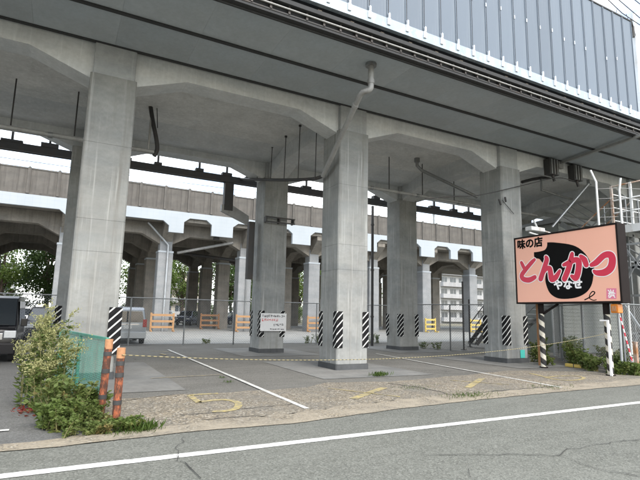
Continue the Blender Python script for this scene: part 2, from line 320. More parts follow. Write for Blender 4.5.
road = sheet('road', [(-60, -9), (120, -9)] + re_d[::-1], .004, M['road'])
gut_in = [(-60, 6.98), (-8, 6.98)] + [(p.x, p.y) for p in gp([(0, 444), (60, 440), (120, 432), (200, 423), (290, 414), (400, 400), (470, 394), (560, 387), (640, 379)])] + [(22, 8.2), (120, 8.2)]
gi_d = dens(gut_in, .22, .085, 5)
re2 = [(x, y-.03) for x, y in dens(road_edge, .3, .02, 9)]
gutter = sheet('gutter', re2 + gi_d[::-1], .0145, M['gut'])
sheet('driveway', [(-60, 6.7), (.55, 6.7), (.42, 12), (.3, 24.6), (-60, 24.6)], .006, M['drive'])
sheet('parking_lot', [(.30, 6.8), (24, 7.4), (24, 24.6), (.18, 24.6), (.32, 12)], .000, M['lot'])
ap_far = [(.45, 9.75)] + [(p.x, p.y) for p in gp([(120, 400), (187, 394), (228, 393), (306, 388), (326, 383), (388, 382), (459, 376), (508, 371), (535, 371)])] + [(14.6, 9.6), (15.2, 8.3)]
apron = sheet('apron', [(x, y-.02) for x, y in gut_in if .45 < x < 15] + dens(ap_far, .4, .06, 8)[::-1], .0125, M['peb'])
sheet('yard', [(-60, 24.61), (120, 24.61), (120, 63), (-60, 63)], .004, M['yard'])
for i, (x0, x1, y0, y1) in enumerate(((-.55, 2.45, 10.35, 16.2), (6.03, 9.3, 10.72, 15.2), (13.2, 16.4, 10.9, 15.2), (6.2, 9.4, 17.2, 21.4), (13.3, 16.6, 17.4, 21.4))):
    r = random.Random(i); J = lambda: r.uniform(-.12, .12)
    sheet('concrete_pad', [(x0+J(), y0+J()), (x1+J(), y0+J()), (x1+J(), y1+J()), (x0+J(), y1+J())], .0085, M['pad'])
# painted markings
def mark(name, segs, mat, z=.019):
    mb = MB()
    for pts, w in segs: mb.ribbon(pts, w, z)
    return struct(mb.build(name, mat, None, org=(0, 0, 0)))
mark('edge_line', [([(-60+i*2, 5.715) for i in range(90)], .155)], M['white'], .010)
mark('bay_line', [(gp([(168, 350), (200, 363.5), (240, 380.5), (275, 395.8), (307, 409.5)]), .10)], M['white_worn'])
mark('bay_line', [(gp([(376, 354), (430, 364), (500, 376.7), (562, 388.3)]), .09)], M['white_worn'])
mark('bay_number', [(crom([tuple(p) for p in gp([(218, 394.2), (203, 395.0), (189.5, 396.2)])], 3), .12), (gp([(189.5, 396.2), (199, 403.6)]), .12), (crom([tuple(p) for p in gp([(199, 403.4), (213, 401.2), (228, 400.8), (238, 404), (236.5, 409.0), (226, 412), (212, 412.6)])], 4), .13)], M['yellow'])
for a, b, c_, d in (((328, 389), (400, 397.6), (353, 399.6), (384, 388.4)), ((450, 381), (509, 385.4), (467.7, 388.3), (482, 379.0))):
    mark('bay_cross', [(gp([a, b]), .055), (gp([c_, d]), .17)], M['yellow'])
mark('bay_number', [(crom([tuple(p) for p in gp([(530, 373.8), (541, 376.5), (553, 379.6), (570, 381), (584, 379.2), (578, 376.8), (560, 376.6), (548, 377.8)])], 4), .10)], M['yellow'])
mark('bay_divider', [(gp([(151, 379), (186, 377), (223, 375)]), .05)], M['yellow_faint'])
mark('bay_divider', [(gp([(160, 354), (166, 355.4)]), .12), (gp([(150, 351.5), (172, 352.2)]), .08)], M['yellow_faint'])
mark('drive_line', [(gp([(-30, 434.5), (9, 431.2)]), .10)], M['white_worn'])
# cracks
def crack(px, w, seed, z=.0165):
    r = random.Random(seed); P = [G(x, y) for x, y in px]; out = []
    for a, b in zip(P[:-1], P[1:]):
        n = max(2, int((b-a).length/.12))
        for k in range(n):
            t = k/n; q = a.lerp(b, t); out.append((q.x+r.uniform(-.035, .035), q.y+r.uniform(-.035, .035)))
    out.append((P[-1].x, P[-1].y)); ws = [w*r.uniform(.4, 1.5) for _ in out]; return out, ws
mb = MB()
for i, (px, w) in enumerate((([(420, 455.5), (508, 456), (561, 456.5), (570, 450), (600, 445), (640, 440.5)], .016), ([(560, 456.5), (590, 468), (640, 478)], .014), ([(176, 458), (183, 464), (190, 470), (201, 480)], .013), ([(470, 470), (471, 480)], .012), ([(180, 415), (205, 414.5), (250, 409), (300, 404)], .03), ([(388, 384), (420, 388), (455, 396)], .05), ([(200, 421), (240, 418), (262, 416)], .03), ([(120, 402), (150, 398), (187, 394)], .03), ([(452, 396), (510, 390.5), (560, 386.5)], .05), ([(190, 434), (178, 446), (176, 458)], .008))):
    P, ws = crack(px, w*.7, i); mb.ribbon(P, ws, .0165)
struct(mb.build('pavement_crack', M['crack'], None, org=(0, 0, 0)))

# ================================================================== FRONT VIADUCT
SP, X0, CW = 7.12, .64, 1.08
COLX = [X0+SP*k+(1.5 if k > 2 else 0) for k in range(-2, 6)]
YF, YB = 12.4, 18.65                       # front faces of the two rows
ZC, ZS = 7.37, 8.23
via = thing('railway_viaduct', (7.7, 15.5, 0), 'grey concrete rail viaduct with blue-grey noise barrier above striped columns', 'viaduct')
for ri, Y in enumerate((YF, YB)):
    for ci, cx in enumerate(COLX):
        if ci == 2: cx += .03 if ri == 0 else -.24
        mb = MB(); h = CW/2
        cuts = [.17, 2.95, 3.72, 5.6, ZC]
        for a, b in zip(cuts[:-1], cuts[1:]):
            mb.cham((cx-h, Y, a+.004), (cx+h, Y+CW, b-.004), .03)
            mb.cham((cx-h+.007, Y+.007, a-.004), (cx+h-.007, Y+CW-.007, a+.004), .03)
        co = mb.build('column', M['col_rust'] if (ci + ri) % 3 == 2 or (ri == 0 and ci == 2) else M['col'], via, org=(cx+ri*3.3, Y, ci*1.7))
        MB().cham((cx-h-.03, Y-.03, .0), (cx+h+.03, Y+CW+.03, .165), .03).build('base_band', M['band'], co)
        MB().cham((cx-.49, Y+.05, ZC), (cx+.49, Y+CW-.05, ZS+.02), .02).build('column_cap', M['cap'], co)
        if 1 <= ci <= 4 and not (ri == 0 and ci == 2):
            zt = 1.70; zb = .64; g = .19; T = .022
            for sx in (-1, 1):
                for sy in (0, 1):
                    xc = cx+sx*(h); yc = Y if sy == 0 else Y+CW
                    x_in, y_in = xc-sx*g, yc+(g if sy == 0 else -g)
                    mbg = MB(); ox, oy = xc+sx*T, yc-T if sy == 0 else yc+T
                    mbg.box((min(x_in, ox), min(yc, oy), zb), (max(x_in, ox), max(yc, oy), zt))
                    mbg.box((min(xc, ox), min(y_in, yc), zb), (max(xc, ox), max(y_in, yc), zt))
                    mbg.build('hazard_guard', M['guard'], co)
        if ri == 0 and ci == 2:
            MB().box((1.02, Y-.045, .57), (1.31, Y-.02, 1.66)).build('hazard_guard', M['guard'], co)
# teal label stuck on a column
# longitudinal beams, one haunched piece per span
def haunched(x0, x1, zb, zm, zt, hl): return [(x0, zt), (x0, zb), (x0+hl, zm), (x1-hl, zm), (x1, zb), (x1, zt)]
for Y0, Y1 in ((12.6, 13.27), (18.86, 19.55)):
    for i in range(len(COLX)-1):
        a, b = COLX[i]+.40, COLX[i+1]-.40
        MB().prism(haunched(a, b, 7.25, 7.78, ZS+.06, 1.45), Y0, Y1).build('longitudinal_beam', M['beam'], via)
for cx in COLX:
    MB().prism(haunched(YF+CW-.06, YB+.06, 7.28, 7.7, ZS+.06, 1.3), cx-.36, cx+.36, 'x').build('cross_beam', M['beam'], via)
for i in range(len(COLX)-1):               # thickened slab along the rear beam
    MB().prism([(17.15, ZS+.06), (18.859, ZS+.06), (18.859, 8.02), (18.2, 8.02)], COLX[i]+.37, COLX[i+1]-.37, 'x').build('slab_haunch', M['beam'], via)
slab = MB().box((COLX[0], 9.25, ZS+.05), (43, 20.05, ZS+.45)).build('deck_slab', M['slab'], via)
# soffit panels of the cantilever
pl = SP/4
pm = MB().box((-pl/2+.0012, -.76, -.02), (pl/2-.0012, .76, .03)); pmesh = pm.mesh('soffit_panel', M['soffit'])
pm2 = MB().box((-pl/2+.0012, -.83, -.02), (pl/2-.0012, .83, .03)); pmesh2 = pm2.mesh('soffit_panel', M['soffit'])
for k in range(28):
    x = -6.5+pl*k+pl/2
    put(pmesh, 'soffit_panel', slab, (x, 11.74, ZS)); put(pmesh2, 'soffit_panel', slab, (x, 10.06, ZS))
gro = MB().box((-14, 10.895, ZS+.01), (43, 10.975, ZS+.048)); gro.box((-14, 12.502, ZS+.015), (43, 12.598, ZS+.048)); gro.build('soffit_joint_and_shade', M['joint_shade'], slab)  # panel joint, plus a dark strip painting the shadow along the beam
lipm = MB().box((-14, 10.83, ZS-.06), (43, 10.93, ZS-.021)).box((-14, 12.40, ZS-.05), (43, 12.499, ZS-.021)).build('joint_and_shade_strip', M['joint_shade'], slab)  # dark lips; the one by the beam widens its painted shadow
# edge: cable trough, rails and the noise barrier
edge = MB().box((-14, 9.20, 8.08), (43, 9.245, 9.05)); edge.box((-14, 9.0, 8.42), (43, 9.199, 8.52)).box((-14, 9.07, 8.12), (43, 9.195, 8.17))
eo = edge.build('edge_beam', M['joint_shade'], via)
MB().tube([(-14, 9.06, 8.335), (43, 9.06, 8.335)], .022, 8).build('edge_pipe', M['pipe'], eo)
MB().tube([(-14, 9.13, 8.23), (43, 9.13, 8.23)], .035, 8).build('edge_cable', M['dark'], eo)
bm_ = MB().box((-.025, -.07, -.09), (.025, .02, .09)).mesh('edge_bracket', M['dark'])
bm2_ = MB().box((-.05, -.05, -.04), (.05, .02, .04)).mesh('edge_bolt', M['rusty'])
for k in range(92):
    x = -2.3+k*.445
    put(bm_, 'edge_bracket', eo, (x, 9.15, 8.33))
    if k % 2: put(bm2_, 'edge_bolt', eo, (x+.35, 9.18, 8.60))
PW = .575
nb = MB().box((-14, 8.955, 8.66), (43, 9.075, 8.94)).build('noise_barrier', M['strip'], via)
pan = MB().box((-PW/2+.012, -.012, 0), (PW/2-.012, .025, 3.50)); pan.box((-PW/2+.012, -.032, 0), (-PW/2+.04, -.0125, 3.50)).box((PW/2-.04, -.032, 0), (PW/2-.012, -.0125, 3.5))
panm = pan.mesh('barrier_panel', M['barrier'])
clm = MB().box((-.045, -.03, 0), (.045, 0, .17)).box((-.02, -.045, .171), (.02, 0, .30)).mesh('barrier_clip', M['clip'])
glm = MB().box((-.012, -.02, 0), (.012, 0, .11)).mesh('barrier_bolt', M['clip'])
post = MB().box((-.012, -.02, 0), (.012, .05, 3.52)).mesh('barrier_post', M['dark'])
rb = random.Random(4)
for k in range(-4, 27):
    x = 1.97+k*PW
    put(panm, 'barrier_panel', nb, (x+PW/2, 9.0, 8.945))
    put(post, 'barrier_post', nb, (x, 9.0, 8.945)); put(clm, 'barrier_clip', nb, (x, 8.953, 8.76))
    if rb.random() < .8: put(glm, 'barrier_bolt', nb, (x+rb.choice((-.02, .02)), 8.965, 10.55+rb.uniform(-.12, .12)))
MB().box((-.4, 8.965, 12.452), (17.51, 9.055, 12.50)).build('top_rail', M['dark'], nb)

# ================================================================== REAR VIADUCT
rear = thing('railway_viaduct', (13, 45, 0), 'weathered concrete rail viaduct with brown parapet and white scalloped fascia beyond the fence', 'viaduct')
RX = [.25+6.8*k+(-.3 if k == 0 else .1) for k in range(-3, 12)]
for ri, Y in enumerate((40.0, 46.2, 52.4, 58.6)):
    for ci, cx in enumerate(RX):
        if ri > 0 and cx > 45: continue
        mb = MB(); w = .58
        mb.cham((cx-w, Y, 0), (cx+w, Y+1.16, 6.35), .04); mb.cham((cx-w+.09, Y+.09, 6.35), (cx+w-.09, Y+1.07, 7.6), .04)
        co = mb.build('column', M['rearcol'] if ri == 0 else M['rearcon'], rear, org=(cx, Y, -ci*2.1))
        MB().cham((cx-w-.03, Y-.03, 6.28), (cx+w+.03, Y+1.19, 6.42), .04).build('jacket_lit_edge', M['fascia'], co)  # white ring: light on the jacket's top edge put into colour
for ri, Y in enumerate((40.2, 46.4, 52.6, 58.8)):
    for i in range(len(RX)-1):
        if ri > 0 and RX[i] > 45: continue
        MB().prism(haunched(RX[i]-.02, RX[i+1]-.03, 6.75, 7.75, 8.7, 1.9), Y, Y+.8).build('longitudinal_beam', M['rearcon'], rear)
for cx in RX:
    if cx > 45: continue
    for a in (41.0, 47.2, 53.4):
        MB().prism(haunched(a, a+5.35, 6.9, 7.75, 8.7, 1.7), cx-.4, cx+.4, 'x').build('cross_beam', M['rearcon'], rear)
    MB().prism([(38.75, 8.7), (38.75, 8.35), (40.2, 7.1), (40.2, 8.7)], cx-.42, cx+.42, 'x').build('bracket', M['rearcon'], rear)
MB().box((-22, 38.7, 8.72), (75, 61, 9.5)).build('deck_slab', M['rearcon'], rear)
# fascia with trapezoid openings
openings = [(-20, -13.3), (-12.9, -6.6), (-6.2, -.25), (.2, 6.95)]
x = 8.1
while x < 70:
    openings += [(x, x+2.25), (x+4.05, x+6.3)]; x += 7.3
fa = []; fa.append((-22, 9.5)); fa.append((-22, 7.75))
for i, (a, b) in enumerate(openings):
    top = 8.62 if i < 4 else 9.0; c_ = .45
    fa += [(a, 7.75), (a, top-.35), (a+c_, top), (b-c_, top), (b, top-.35), (b, 7.75)]
fa += [(75, 7.75), (75, 9.5)]
fo = MB()
# build as strips so that every face stays convex
xs = sorted({p[0] for p in fa})
def low(x):
    for i, (a, b) in enumerate(openings):
        if a <= x <= b:
            top = 8.62 if i < 4 else 9.0; e = min(x-a, b-x); return top-.35+.35*min(1, e/.45)
    return 7.75
for a, b in zip(xs[:-1], xs[1:]):
    la, lb = low(a+1e-4), low(b-1e-4)
    fo.add([(a, 38.4, la), (b, 38.4, lb), (b, 38.4, 9.45), (a, 38.4, 9.45), (a, 38.68, la), (b, 38.68, lb), (b, 38.68, 9.45), (a, 38.68, 9.45)], [(0,1,2,3), (5,4,7,6), (0,4,5,1), (3,2,6,7), (0,3,7,4), (1,5,6,2)])
fo.build('fascia', M['fascia'], rear)
par = MB().box((-22, 38.50, 9.452), (75, 38.66, 9.62)).build('parapet', M['rearpar'], rear)
ppan = MB().box((-.89, -.06, 0), (.89, .06, 1.66)).mesh('parapet_panel', M['rearpar']); ppost = MB().prism([(-.1, 0), (.1, 0), (.1, 1.86), (0, 1.94), (-.1, 1.86)], -.13, .10).mesh('parapet_post', M['rearpar'])
for k in range(50):
    x = -19.5+k*1.86
    put(ppan, 'parapet_panel', par, (x+.93, 38.58, 9.625)); put(ppost, 'parapet_post', par, (x, 38.52, 9.52))
MB().box((-22, 38.48, 11.286), (75, 38.68, 11.37)).build('coping', M['rearpar'], par)
q = AY(213.5, 240, 39.9); lamp_ = MB().box((q.x-.22, 38.9, 7.55), (q.x+.22, 39.2, 8.6)).build('lamp_box', M['dark'], rear)  # small dark lamp hanging below the fascia
MB().tube([(RX[4]+.12, 39.93, 0), (RX[4]+.12, 39.93, 6.9), (RX[4]-.5, 39.8, 7.5), (RX[4]-1.6, 39.6, 8.55)], .09, 8).build('downpipe', M['galv'], rear)
MB().tube([(RX[4]+1.2, 41.5, 6.5), (RX[5]-1.2, 40.05, 7.6)], .12, 8).build('slanting_pipe', M['pipe'], rear); MB().tube([(RX[5], 41.5, 6.2), (RX[4]+2.6, 45, 6.9)], .14, 8).build('slanting_pipe', M['dark'], rear)
MB().tube([(RX[5]+.1, 39.93, 0), (RX[5]+.1, 39.93, 6.9), (RX[5]+.4, 39.7, 7.5)], .07, 8).build('downpipe', M['galv2'], rear)
# catenary over the rear viaduct
for mxx in (36.5, 62):
    t_ = thing('catenary_mast', (mxx, 41.2, 9.5), {36.5: 'slim grey catenary mast on the rear viaduct seen past the notice column', 62: 'slim grey catenary mast far along the rear viaduct'}[mxx], 'mast')
    MB().tube([(mxx, 41.2, 9.5), (mxx, 41.2, 17.5)], [.13, .11], 8).build('pole', M['galv2'], t_); MB().bar((mxx, 41.2, 15.2), (mxx, 44.4, 15.6), .06, .06).build('arm', M['galv2'], t_)
for i, (yy, zz) in enumerate(((44, 13.0), (44, 14.3), (43.2, 15.6), (39.2, 12.25))):
    tag(MB().tube([(-30+j*7.5, yy, zz-.25*math.sin(j*math.pi/7)) for j in range(16)], .022, 4).build('overhead_wire', M['dark']), ['lowest contact wire over the rear viaduct', 'middle messenger wire over the rear viaduct', 'upper feeder wire over the rear viaduct', 'single wire just above the brown parapet'][i], 'wire', 'wires over the rear viaduct')

# ================================================================== pipes, hangers and steelwork under the deck
CEIL = 8.28
dp = thing('drain_pipe', (6.72, 9.95, 8.2), 'bent grey drain pipe dropping from the soffit and slanting past a column', 'pipe')
a0 = G(371, 64, 8.2); el1 = AY(371, 89, a0.y+.02); el2 = AY(361, 93, a0.y+.22); dend = AX(323, 176, 7.02)
MB().tube([a0, el1+Vector((0,0,.16)), *crom([tuple(el1+Vector((0,0,.12))), tuple(el1.lerp(el2, .12)), tuple(el1.lerp(el2, .88)), tuple(el2.lerp(dend, .07))], 5), el2.lerp(dend, .12), dend], .078, 12).build('pipe', M['pipe'], dp)
MB().tube([a0+Vector((0,0,.0)), a0-Vector((0,0,.07))], .15, 12).build('flange', M['galv2'], dp)
for q, dd in ((el1+Vector((0,0,.2)), Vector((0,0,1))), (el2.lerp(dend, .13), (el2-dend).normalized())):
    MB().tube([q-dd*.05, q+dd*.05], .092, 12).build('coupling', M['pipe'], dp)
P = [dend, AX(312, 179, 7.0), AX(285, 180, 6.95), AX(257, 179.5, 6.9), AX(238, 179, 6.7), AX(226, 177, 6.6)]
dr = thing('drain_pipe', P[2], 'dark horizontal drain pipe hung on rods between two columns', 'pipe')
MB().tube(crom([tuple(p) for p in P], 4), .06, 8).build('pipe', M['dark'], dr)
for px in (257, 270.5, 284, 298, 315):
    q = AX(px, 179.5, 6.95); MB().tube([q, Vector((q.x+.02, q.y, CEIL))], .017, 5).build('hanger_rod', M['dark'], dr)
    MB().tube([Vector((q.x+.02, q.y, CEIL-.06)), Vector((q.x+.02, q.y, CEIL))], .05, 6).build('rod_anchor', M['dark'], dr)
def hung(label, x0, x1, Y, z, rods, r=.065, mat='galv'):
    t = thing('service_pipe', ((x0+x1)/2, Y, z), label, 'pipe')
    MB().tube([(x0, Y, z), (x1, Y, z+.02)], r, 10).build('pipe', M[mat], t)
    for rx in rods: MB().tube([(rx, Y, z), (rx, Y, CEIL)], .022, 5).build('hanger_rod', M['dark'], t)
    for k in range(int((x1-x0)/2.4)): MB().tube([(x0+1+k*2.4, Y, z), (x0+1.13+k*2.4, Y, z)], r*1.25, 10).build('coupling', M['galv2'], t)
    return t
hung('light grey pipe on long rods beside the wide stained column', -9, 2.25, 16, 6.74, (-4.9, -1.75, -.1), .075, 'pipe')
hung('light grey pipe on rods running behind the column with teal label', 9.8, 21, 16, 6.80, (11.75, 13.55, 15.4), .065, 'pipe')
bc = thing('cable_drop', AY(152, 100, 16), 'bent dark cable bundle dropping from the deck beside the wide column', 'cable')
MB().tube(crom([tuple(AY(*p, 16)) for p in ((150, 90), (150.5, 105), (153, 122), (156.5, 140), (157, 150), (154, 156))], 4), .07, 8).build('cable', M['dark'], bc)
MB().tube([AY(153.5, 92, 16), AY(148, 152, 16)], .035, 6).build('conduit', M['pipe'], bc); MB().tube([AY(156.5, 90, 16), AY(157.5, 128, 16)], .015, 5).build('stay_wire', M['dark'], bc)
MB().tube([AY(150, 97, 16), AY(150.3, 105, 16)], .11, 8).build('insulator', M['dark'], bc)
c0 = G(417, 160, 8.2); c1 = AY(477, 197, c0.y)
t_ = thing('drain_pipe', c0, 'dark drain pipe slanting down from the ceiling behind the teal-labelled column', 'pipe')
MB().tube([Vector((c0.x, c0.y, 8.26)), c0-Vector((0,0,.25)), c0-Vector((-.25,0,.42)), c1], .07, 8).build('pipe', M['galv2'], t_); MB().tube([Vector((c0.x, c0.y, 8.27)), Vector((c0.x, c0.y, 8.1))], .12, 10).build('flange', M['galv2'], t_)
# dark cable bridge behind the deck
cb = thing('cable_bridge', (5, 20.6, 7.3), 'dark steel cable bridge hung along the rear edge of the deck', 'cable bridge')
MB().box((-13, 20.45, 7.40), (26, 20.5, 7.68)).box((-13, 20.72, 7.40), (26, 20.76, 7.68)).build('girder', M['dark'], cb)
MB().box((-13, 20.501, 7.42), (26, 20.719, 7.46)).build('tray_floor', M['dark'], cb)
for k in range(22):
    x = -7.5+k*1.35+random.uniform(-.3, .3); w = random.uniform(.12, .4)
    MB().box((x-w, 20.44, 7.682), (x+w, 20.7, 7.70+random.uniform(.06, .16))).box((x-.04, 20.5, 7.70), (x+.04, 20.6, 8.28)).build('cable_clamp', M['dark'], cb)
for yy, zz in ((20.55, 7.52), (20.64, 7.55)): MB().tube([(-13, yy, zz), (26, yy, zz)], .05, 6).build('cable', M['dark'], cb)
ps = AY(228, 200, 20.6)
MB().box((ps.x-.2, 20.46, 6.10), (ps.x+.2, 20.74, 7.42)).build('hanger_post', M['dark'], cb)
MB().prism([(ps.x-.3, 6.35), (ps.x-.3, 6.05), (7.2, 5.55), (7.2, 5.95), (ps.x+.2, 6.35)], 20.48, 20.7).build('bracket', M['pipe'], cb)
# rack on the inner column
cr = thing('cable_rack', AY(275, 223, 18.6), 'small steel cable rack fixed across the column that carries the notice', 'rack')
zr = AY(275, 223, 18.6).z
for dz in (0, .2): MB().bar((7.2, 18.42, zr+dz), (8.55, 18.42, zr+dz), .05, .05).build('bar', M['dark'], cr)
for xx in (7.25, 7.85, 8.5): MB().bar((xx, 18.40, zr+.1), (xx, 18.66, zr+.1), .05, .24).build('bracket', M['dark'], cr)
du = AY(249.5, 260, 19.3)
MB_ = MB().box((du.x-.13, 19.15, 3.0), (du.x+.13, 19.4, 5.45)); tag(MB_.build('cable_duct', M['dark'], bevel=.01), 'tall black cable duct beside the column that carries the notice', 'duct')
bp = G(372, 346)
t_ = thing('drain_pole', bp, 'thin black downpipe standing by the back fence', 'pipe'); MB().tube([bp, Vector((bp.x, bp.y, 7.6))], .075, 8).build('pipe', M['dark'], t_)
for z in (1.5, 4, 6.5): MB().tube([Vector((bp.x, bp.y, z)), Vector((bp.x, bp.y, z+.08))], .1, 8).build('collar', M['dark'], t_)
# fittings near the deck joint
for i, px in enumerate((551, 575)):
    q = AY(px, 167+i*6, 12.45); t_ = thing('junction_box', (q.x, 12.45, q.z-.3), ('dark ribbed box under the deck joint, nearer the teal-labelled column', 'dark ribbed box under the deck joint, nearer the stair tower')[i], 'box', 'boxes under the deck joint')
    MB().box((q.x-.28, 12.3, q.z-.36), (q.x+.28, 12.58, q.z+.30)).build('body', M['dark'], t_)
    for dx in (-.17, 0, .17): MB().box((q.x+dx-.03, 12.27, q.z-.34), (q.x+dx+.03, 12.298, q.z+.28)).build('rib', M['galv2'], t_)
    MB().tube([(q.x, 12.4, q.z-.37), (q.x+.1, 12.4, q.z-.6)], .06, 6).build('cable_gland', M['dark'], t_)
t_ = thing('pole_arm', (18.05, 12.5, 8.15), 'long pale steel arm slanting under the soffit near the deck joint', 'arm')
MB().bar((18.05, 12.58, 8.12), (17.42, 8.7, 8.07), .11, .09).build('bar', M['pipe'], t_); MB().box((17.9, 12.45, 7.9), (18.2, 12.59, 8.2)).build('foot_plate', M['pipe'], t_)
t_ = thing('steel_brace', AY(553, 225, 13.0), 'pale slanting pipe brace rising from behind the signboard to the beam', 'brace')
MB().tube([AY(552, 227, 13.0), AY(590, 182, 12.5)], .05, 8).build('tube', M['galv'], t_); MB().box(tuple(AY(590, 182, 12.5)-Vector((.1,.05,.1))), tuple(AY(590, 182, 12.5)+Vector((.1,.09,.1)))).build('end_plate', M['galv2'], t_)
t_ = thing('service_pipe', AY(548, 185, 14.5), 'dark pipe hung under the beam right beside the deck joint', 'pipe')
MB().tube(crom([tuple(AY(*p, 14.5)) for p in ((522, 182), (541, 178), (575, 176.5))], 3), .07, 8).build('pipe', M['dark'], t_); MB().tube([AY(541, 178, 14.5), AY(541.5, 190, 14.5), AY(560, 196, 14.5), AY(572, 199, 14.5)], .05, 8).build('branch_pipe', M['galv2'], t_)
t_ = thing('floodlight', AY(537, 231, 12.0), 'small white floodlight frame above the corner of the signboard', 'lamp')
q = AY(537, 231, 12.0)
MB().box((q.x-.42, 11.9, q.z-.02), (q.x+.35, 12.2, q.z+.14)).build('housing', M['whitesteel'], t_, bevel=.03)
MB().tube([(q.x-.5, 11.95, q.z-.12), (q.x+.1, 11.9, q.z-.2), (q.x+.75, 11.9, q.z-.08)], .035, 6).build('bracket', M['whitesteel'], t_); MB().tube([(q.x+.35, 12, q.z+.05), (q.x+.8, 11.9, q.z-.05), (q.x+.85, 11.9, q.z-.3)], .03, 6).build('arm', M['whitesteel'], t_)
MB().tube([(q.x+.1, 12.05, q.z+.12), (q.x-.1, 12.05, q.z+.42)], .04, 6).build('stub', M['whitesteel'], t_)
tag(MB().tube(crom([tuple(AY(*p, 12.25)) for p in ((425, 199), (452, 196.5), (480, 195), (520, 186), (556, 178), (574, 181))], 5), .018, 5).build('cable', M['dark']), 'thin dark cable strung across the face of the teal-labelled column', 'cable')
tag(MB().tube([AY(499, 199, 12.3), AY(501, 205, 12.3)], .045, 6).tube([AY(505, 197, 12.3), AY(506, 202, 12.3)], .04, 6).tube([AY(502, 200, 12.35), AY(514, 214, 12.35)], .012, 4).build('cable_clamp', M['dark']), 'small dark clamps with a wire tail on the teal-labelled column', 'clamp')

# ================================================================== fences
def chain(mb, a, b, z0, z1, pitch=.075, r=.0028):
    a, b = Vector(a), Vector(b); Ln = (b-a).length; d = (b-a)/Ln; h = z1-z0; s = pitch*1.41421
    k = -int(h/s)-1
    while k*s < Ln:
        for sg in (1, -1):
            t0, t1 = k*s, k*s+h; u0, u1 = max(t0, 0), min(t1, Ln)
            if u1-u0 > .02:
                za, zb = (z0+(u0-t0), z0+(u1-t0)) if sg > 0 else (z1-(u0-t0), z1-(u1-t0))
                mb.tube([a+d*u0+Vector((0,0,za)), a+d*u1+Vector((0,0,zb))], r, 3, False, False)
        k += 1
def fence(label, pts, h, step, bottom=.06, post_r=.032, wire=.0032, pitch=.085, pm_='galv2'):
    t = thing('chain_link_fence', (pts[0][0], pts[0][1], 0), label, 'fence'); mm = MB()
    for a, b in zip(pts[:-1], pts[1:]):
        a3, b3 = Vector((*a, 0)), Vector((*b, 0)); Ln = (b3-a3).length; n = max(1, round(Ln/step))
        for i in range(n+1):
            p = a3.lerp(b3, i/n); MB().tube([p, p+Vector((0,0,h+.02))], post_r, 8).build('post', M[pm_], t)
        MB().tube([a3+Vector((0,0,h)), b3+Vector((0,0,h))], .024, 6).build('top_rail', M['galv2'], t)
        MB().tube([a3+Vector((0,0,bottom)), b3+Vector((0,0,bottom))], .014, 5).build('bottom_rail', M['galv2'], t)
        chain(mm, a3, b3, bottom, h, pitch, wire)
    struct(mm.build('wire_mesh', M['wire'], t), 'stuff'); return t
fence('long grey chain-link fence across the back of the parking lot', [(-7, 23.95), (7.8, 23.7), (16.6, 22.6)], 2.18, 2.45)
fence('short chain-link gate fence joining two columns beside the dark stairs', [(15.75, 20.4), (16.6, 17.7), (17.6, 14.6)], 2.2, 3.0)
fence('chain-link fence with slanting posts behind the signboard', [(15.35, 8.95), (16.2, 10.7), (17.5, 12.5), (19.5, 14.3)], 2.15, 2.2, wire=.0028, pitch=.07, post_r=.045, pm_='galv')
fence('roadside chain-link fence beside the stair tower', [(15.45, 8.9), (19, 8.7), (24, 8.6)], 2.12, 2.5, wire=.0028, pitch=.07)
# green mesh panel
g0, g1 = Vector((.06, 11.6, 0)), Vector((.69, 8.25, 0))
gf = thing('mesh_fence_panel', g1, 'green wire mesh fence panel behind the two rusty orange posts', 'fence')
for t in (0, .5, 1): MB().tube([g0.lerp(g1, t), g0.lerp(g1, t)+Vector((0,0,1.17))], .03, 6).build('post', M['green'], gf)
MB().bar(g0+Vector((0,0,1.15)), g1+Vector((0,0,1.15)), .04, .045).build('top_rail', M['green'], gf); MB().bar(g0+Vector((0,0,.08)), g1+Vector((0,0,.08)), .03, .03).build('bottom_rail', M['green'], gf)
mm = MB(); chain(mm, g0, g1, .09, 1.13, .045, .0042); struct(mm.build('wire_mesh', M['green'], gf), 'stuff')
# rusty orange posts
for i, (bx, by, h, ln) in enumerate(((.66, 8.0, 1.15, .035), (.82, 7.45, 1.06, -.005))):
    t_ = thing('guard_post', (bx, by, 0), ('taller rusty orange guard post with black bands, leaning beside the green mesh', 'shorter rusty orange guard post with black bands, tied to the striped rope')[i], 'post', 'rusty posts by the weeds')
    tp = Vector((bx+ln, by, h)); MB().tube([(bx, by, 0), tp*.5+Vector((bx/2, by/2, 0)), tp], .055, 12).build('shaft', M['orange'], t_)
    MB().tube([tp-Vector((0,0,.13)), tp+Vector((0,0,.012))], .058, 12).build('cap', M['orangecap'], t_)
    for z in (.33, .70, h-.2): MB().tube([(bx+ln*z/h, by, z-.03), (bx+ln*z/h, by, z+.03)], .059, 12).build('band', M['dark'], t_)
# tiger rope
ra, rb_ = Vector((.82, 7.38, .98)), Vector((14.32, 8.66, 1.24)); pts = []
for i in range(61):
    t = i/60; p = ra.lerp(rb_, t); p.z -= .34*4*t*(1-t)*(1-.12*t); pts.append(p)
t = NT('tiger_rope_twist'); fr = t.math('FRACT', t.math('DIVIDE', t.math('ADD', t.xyz()[0], 20), .085)); t.out(t.mix(t.math('LESS_THAN', fr, .55), (.08,.075,.05), (.32,.27,.14)), .8)
tag(MB().tube(pts, .0065, 5).build('barrier_rope', t.m), 'yellow and black striped rope strung across the parking lot entrance', 'rope')

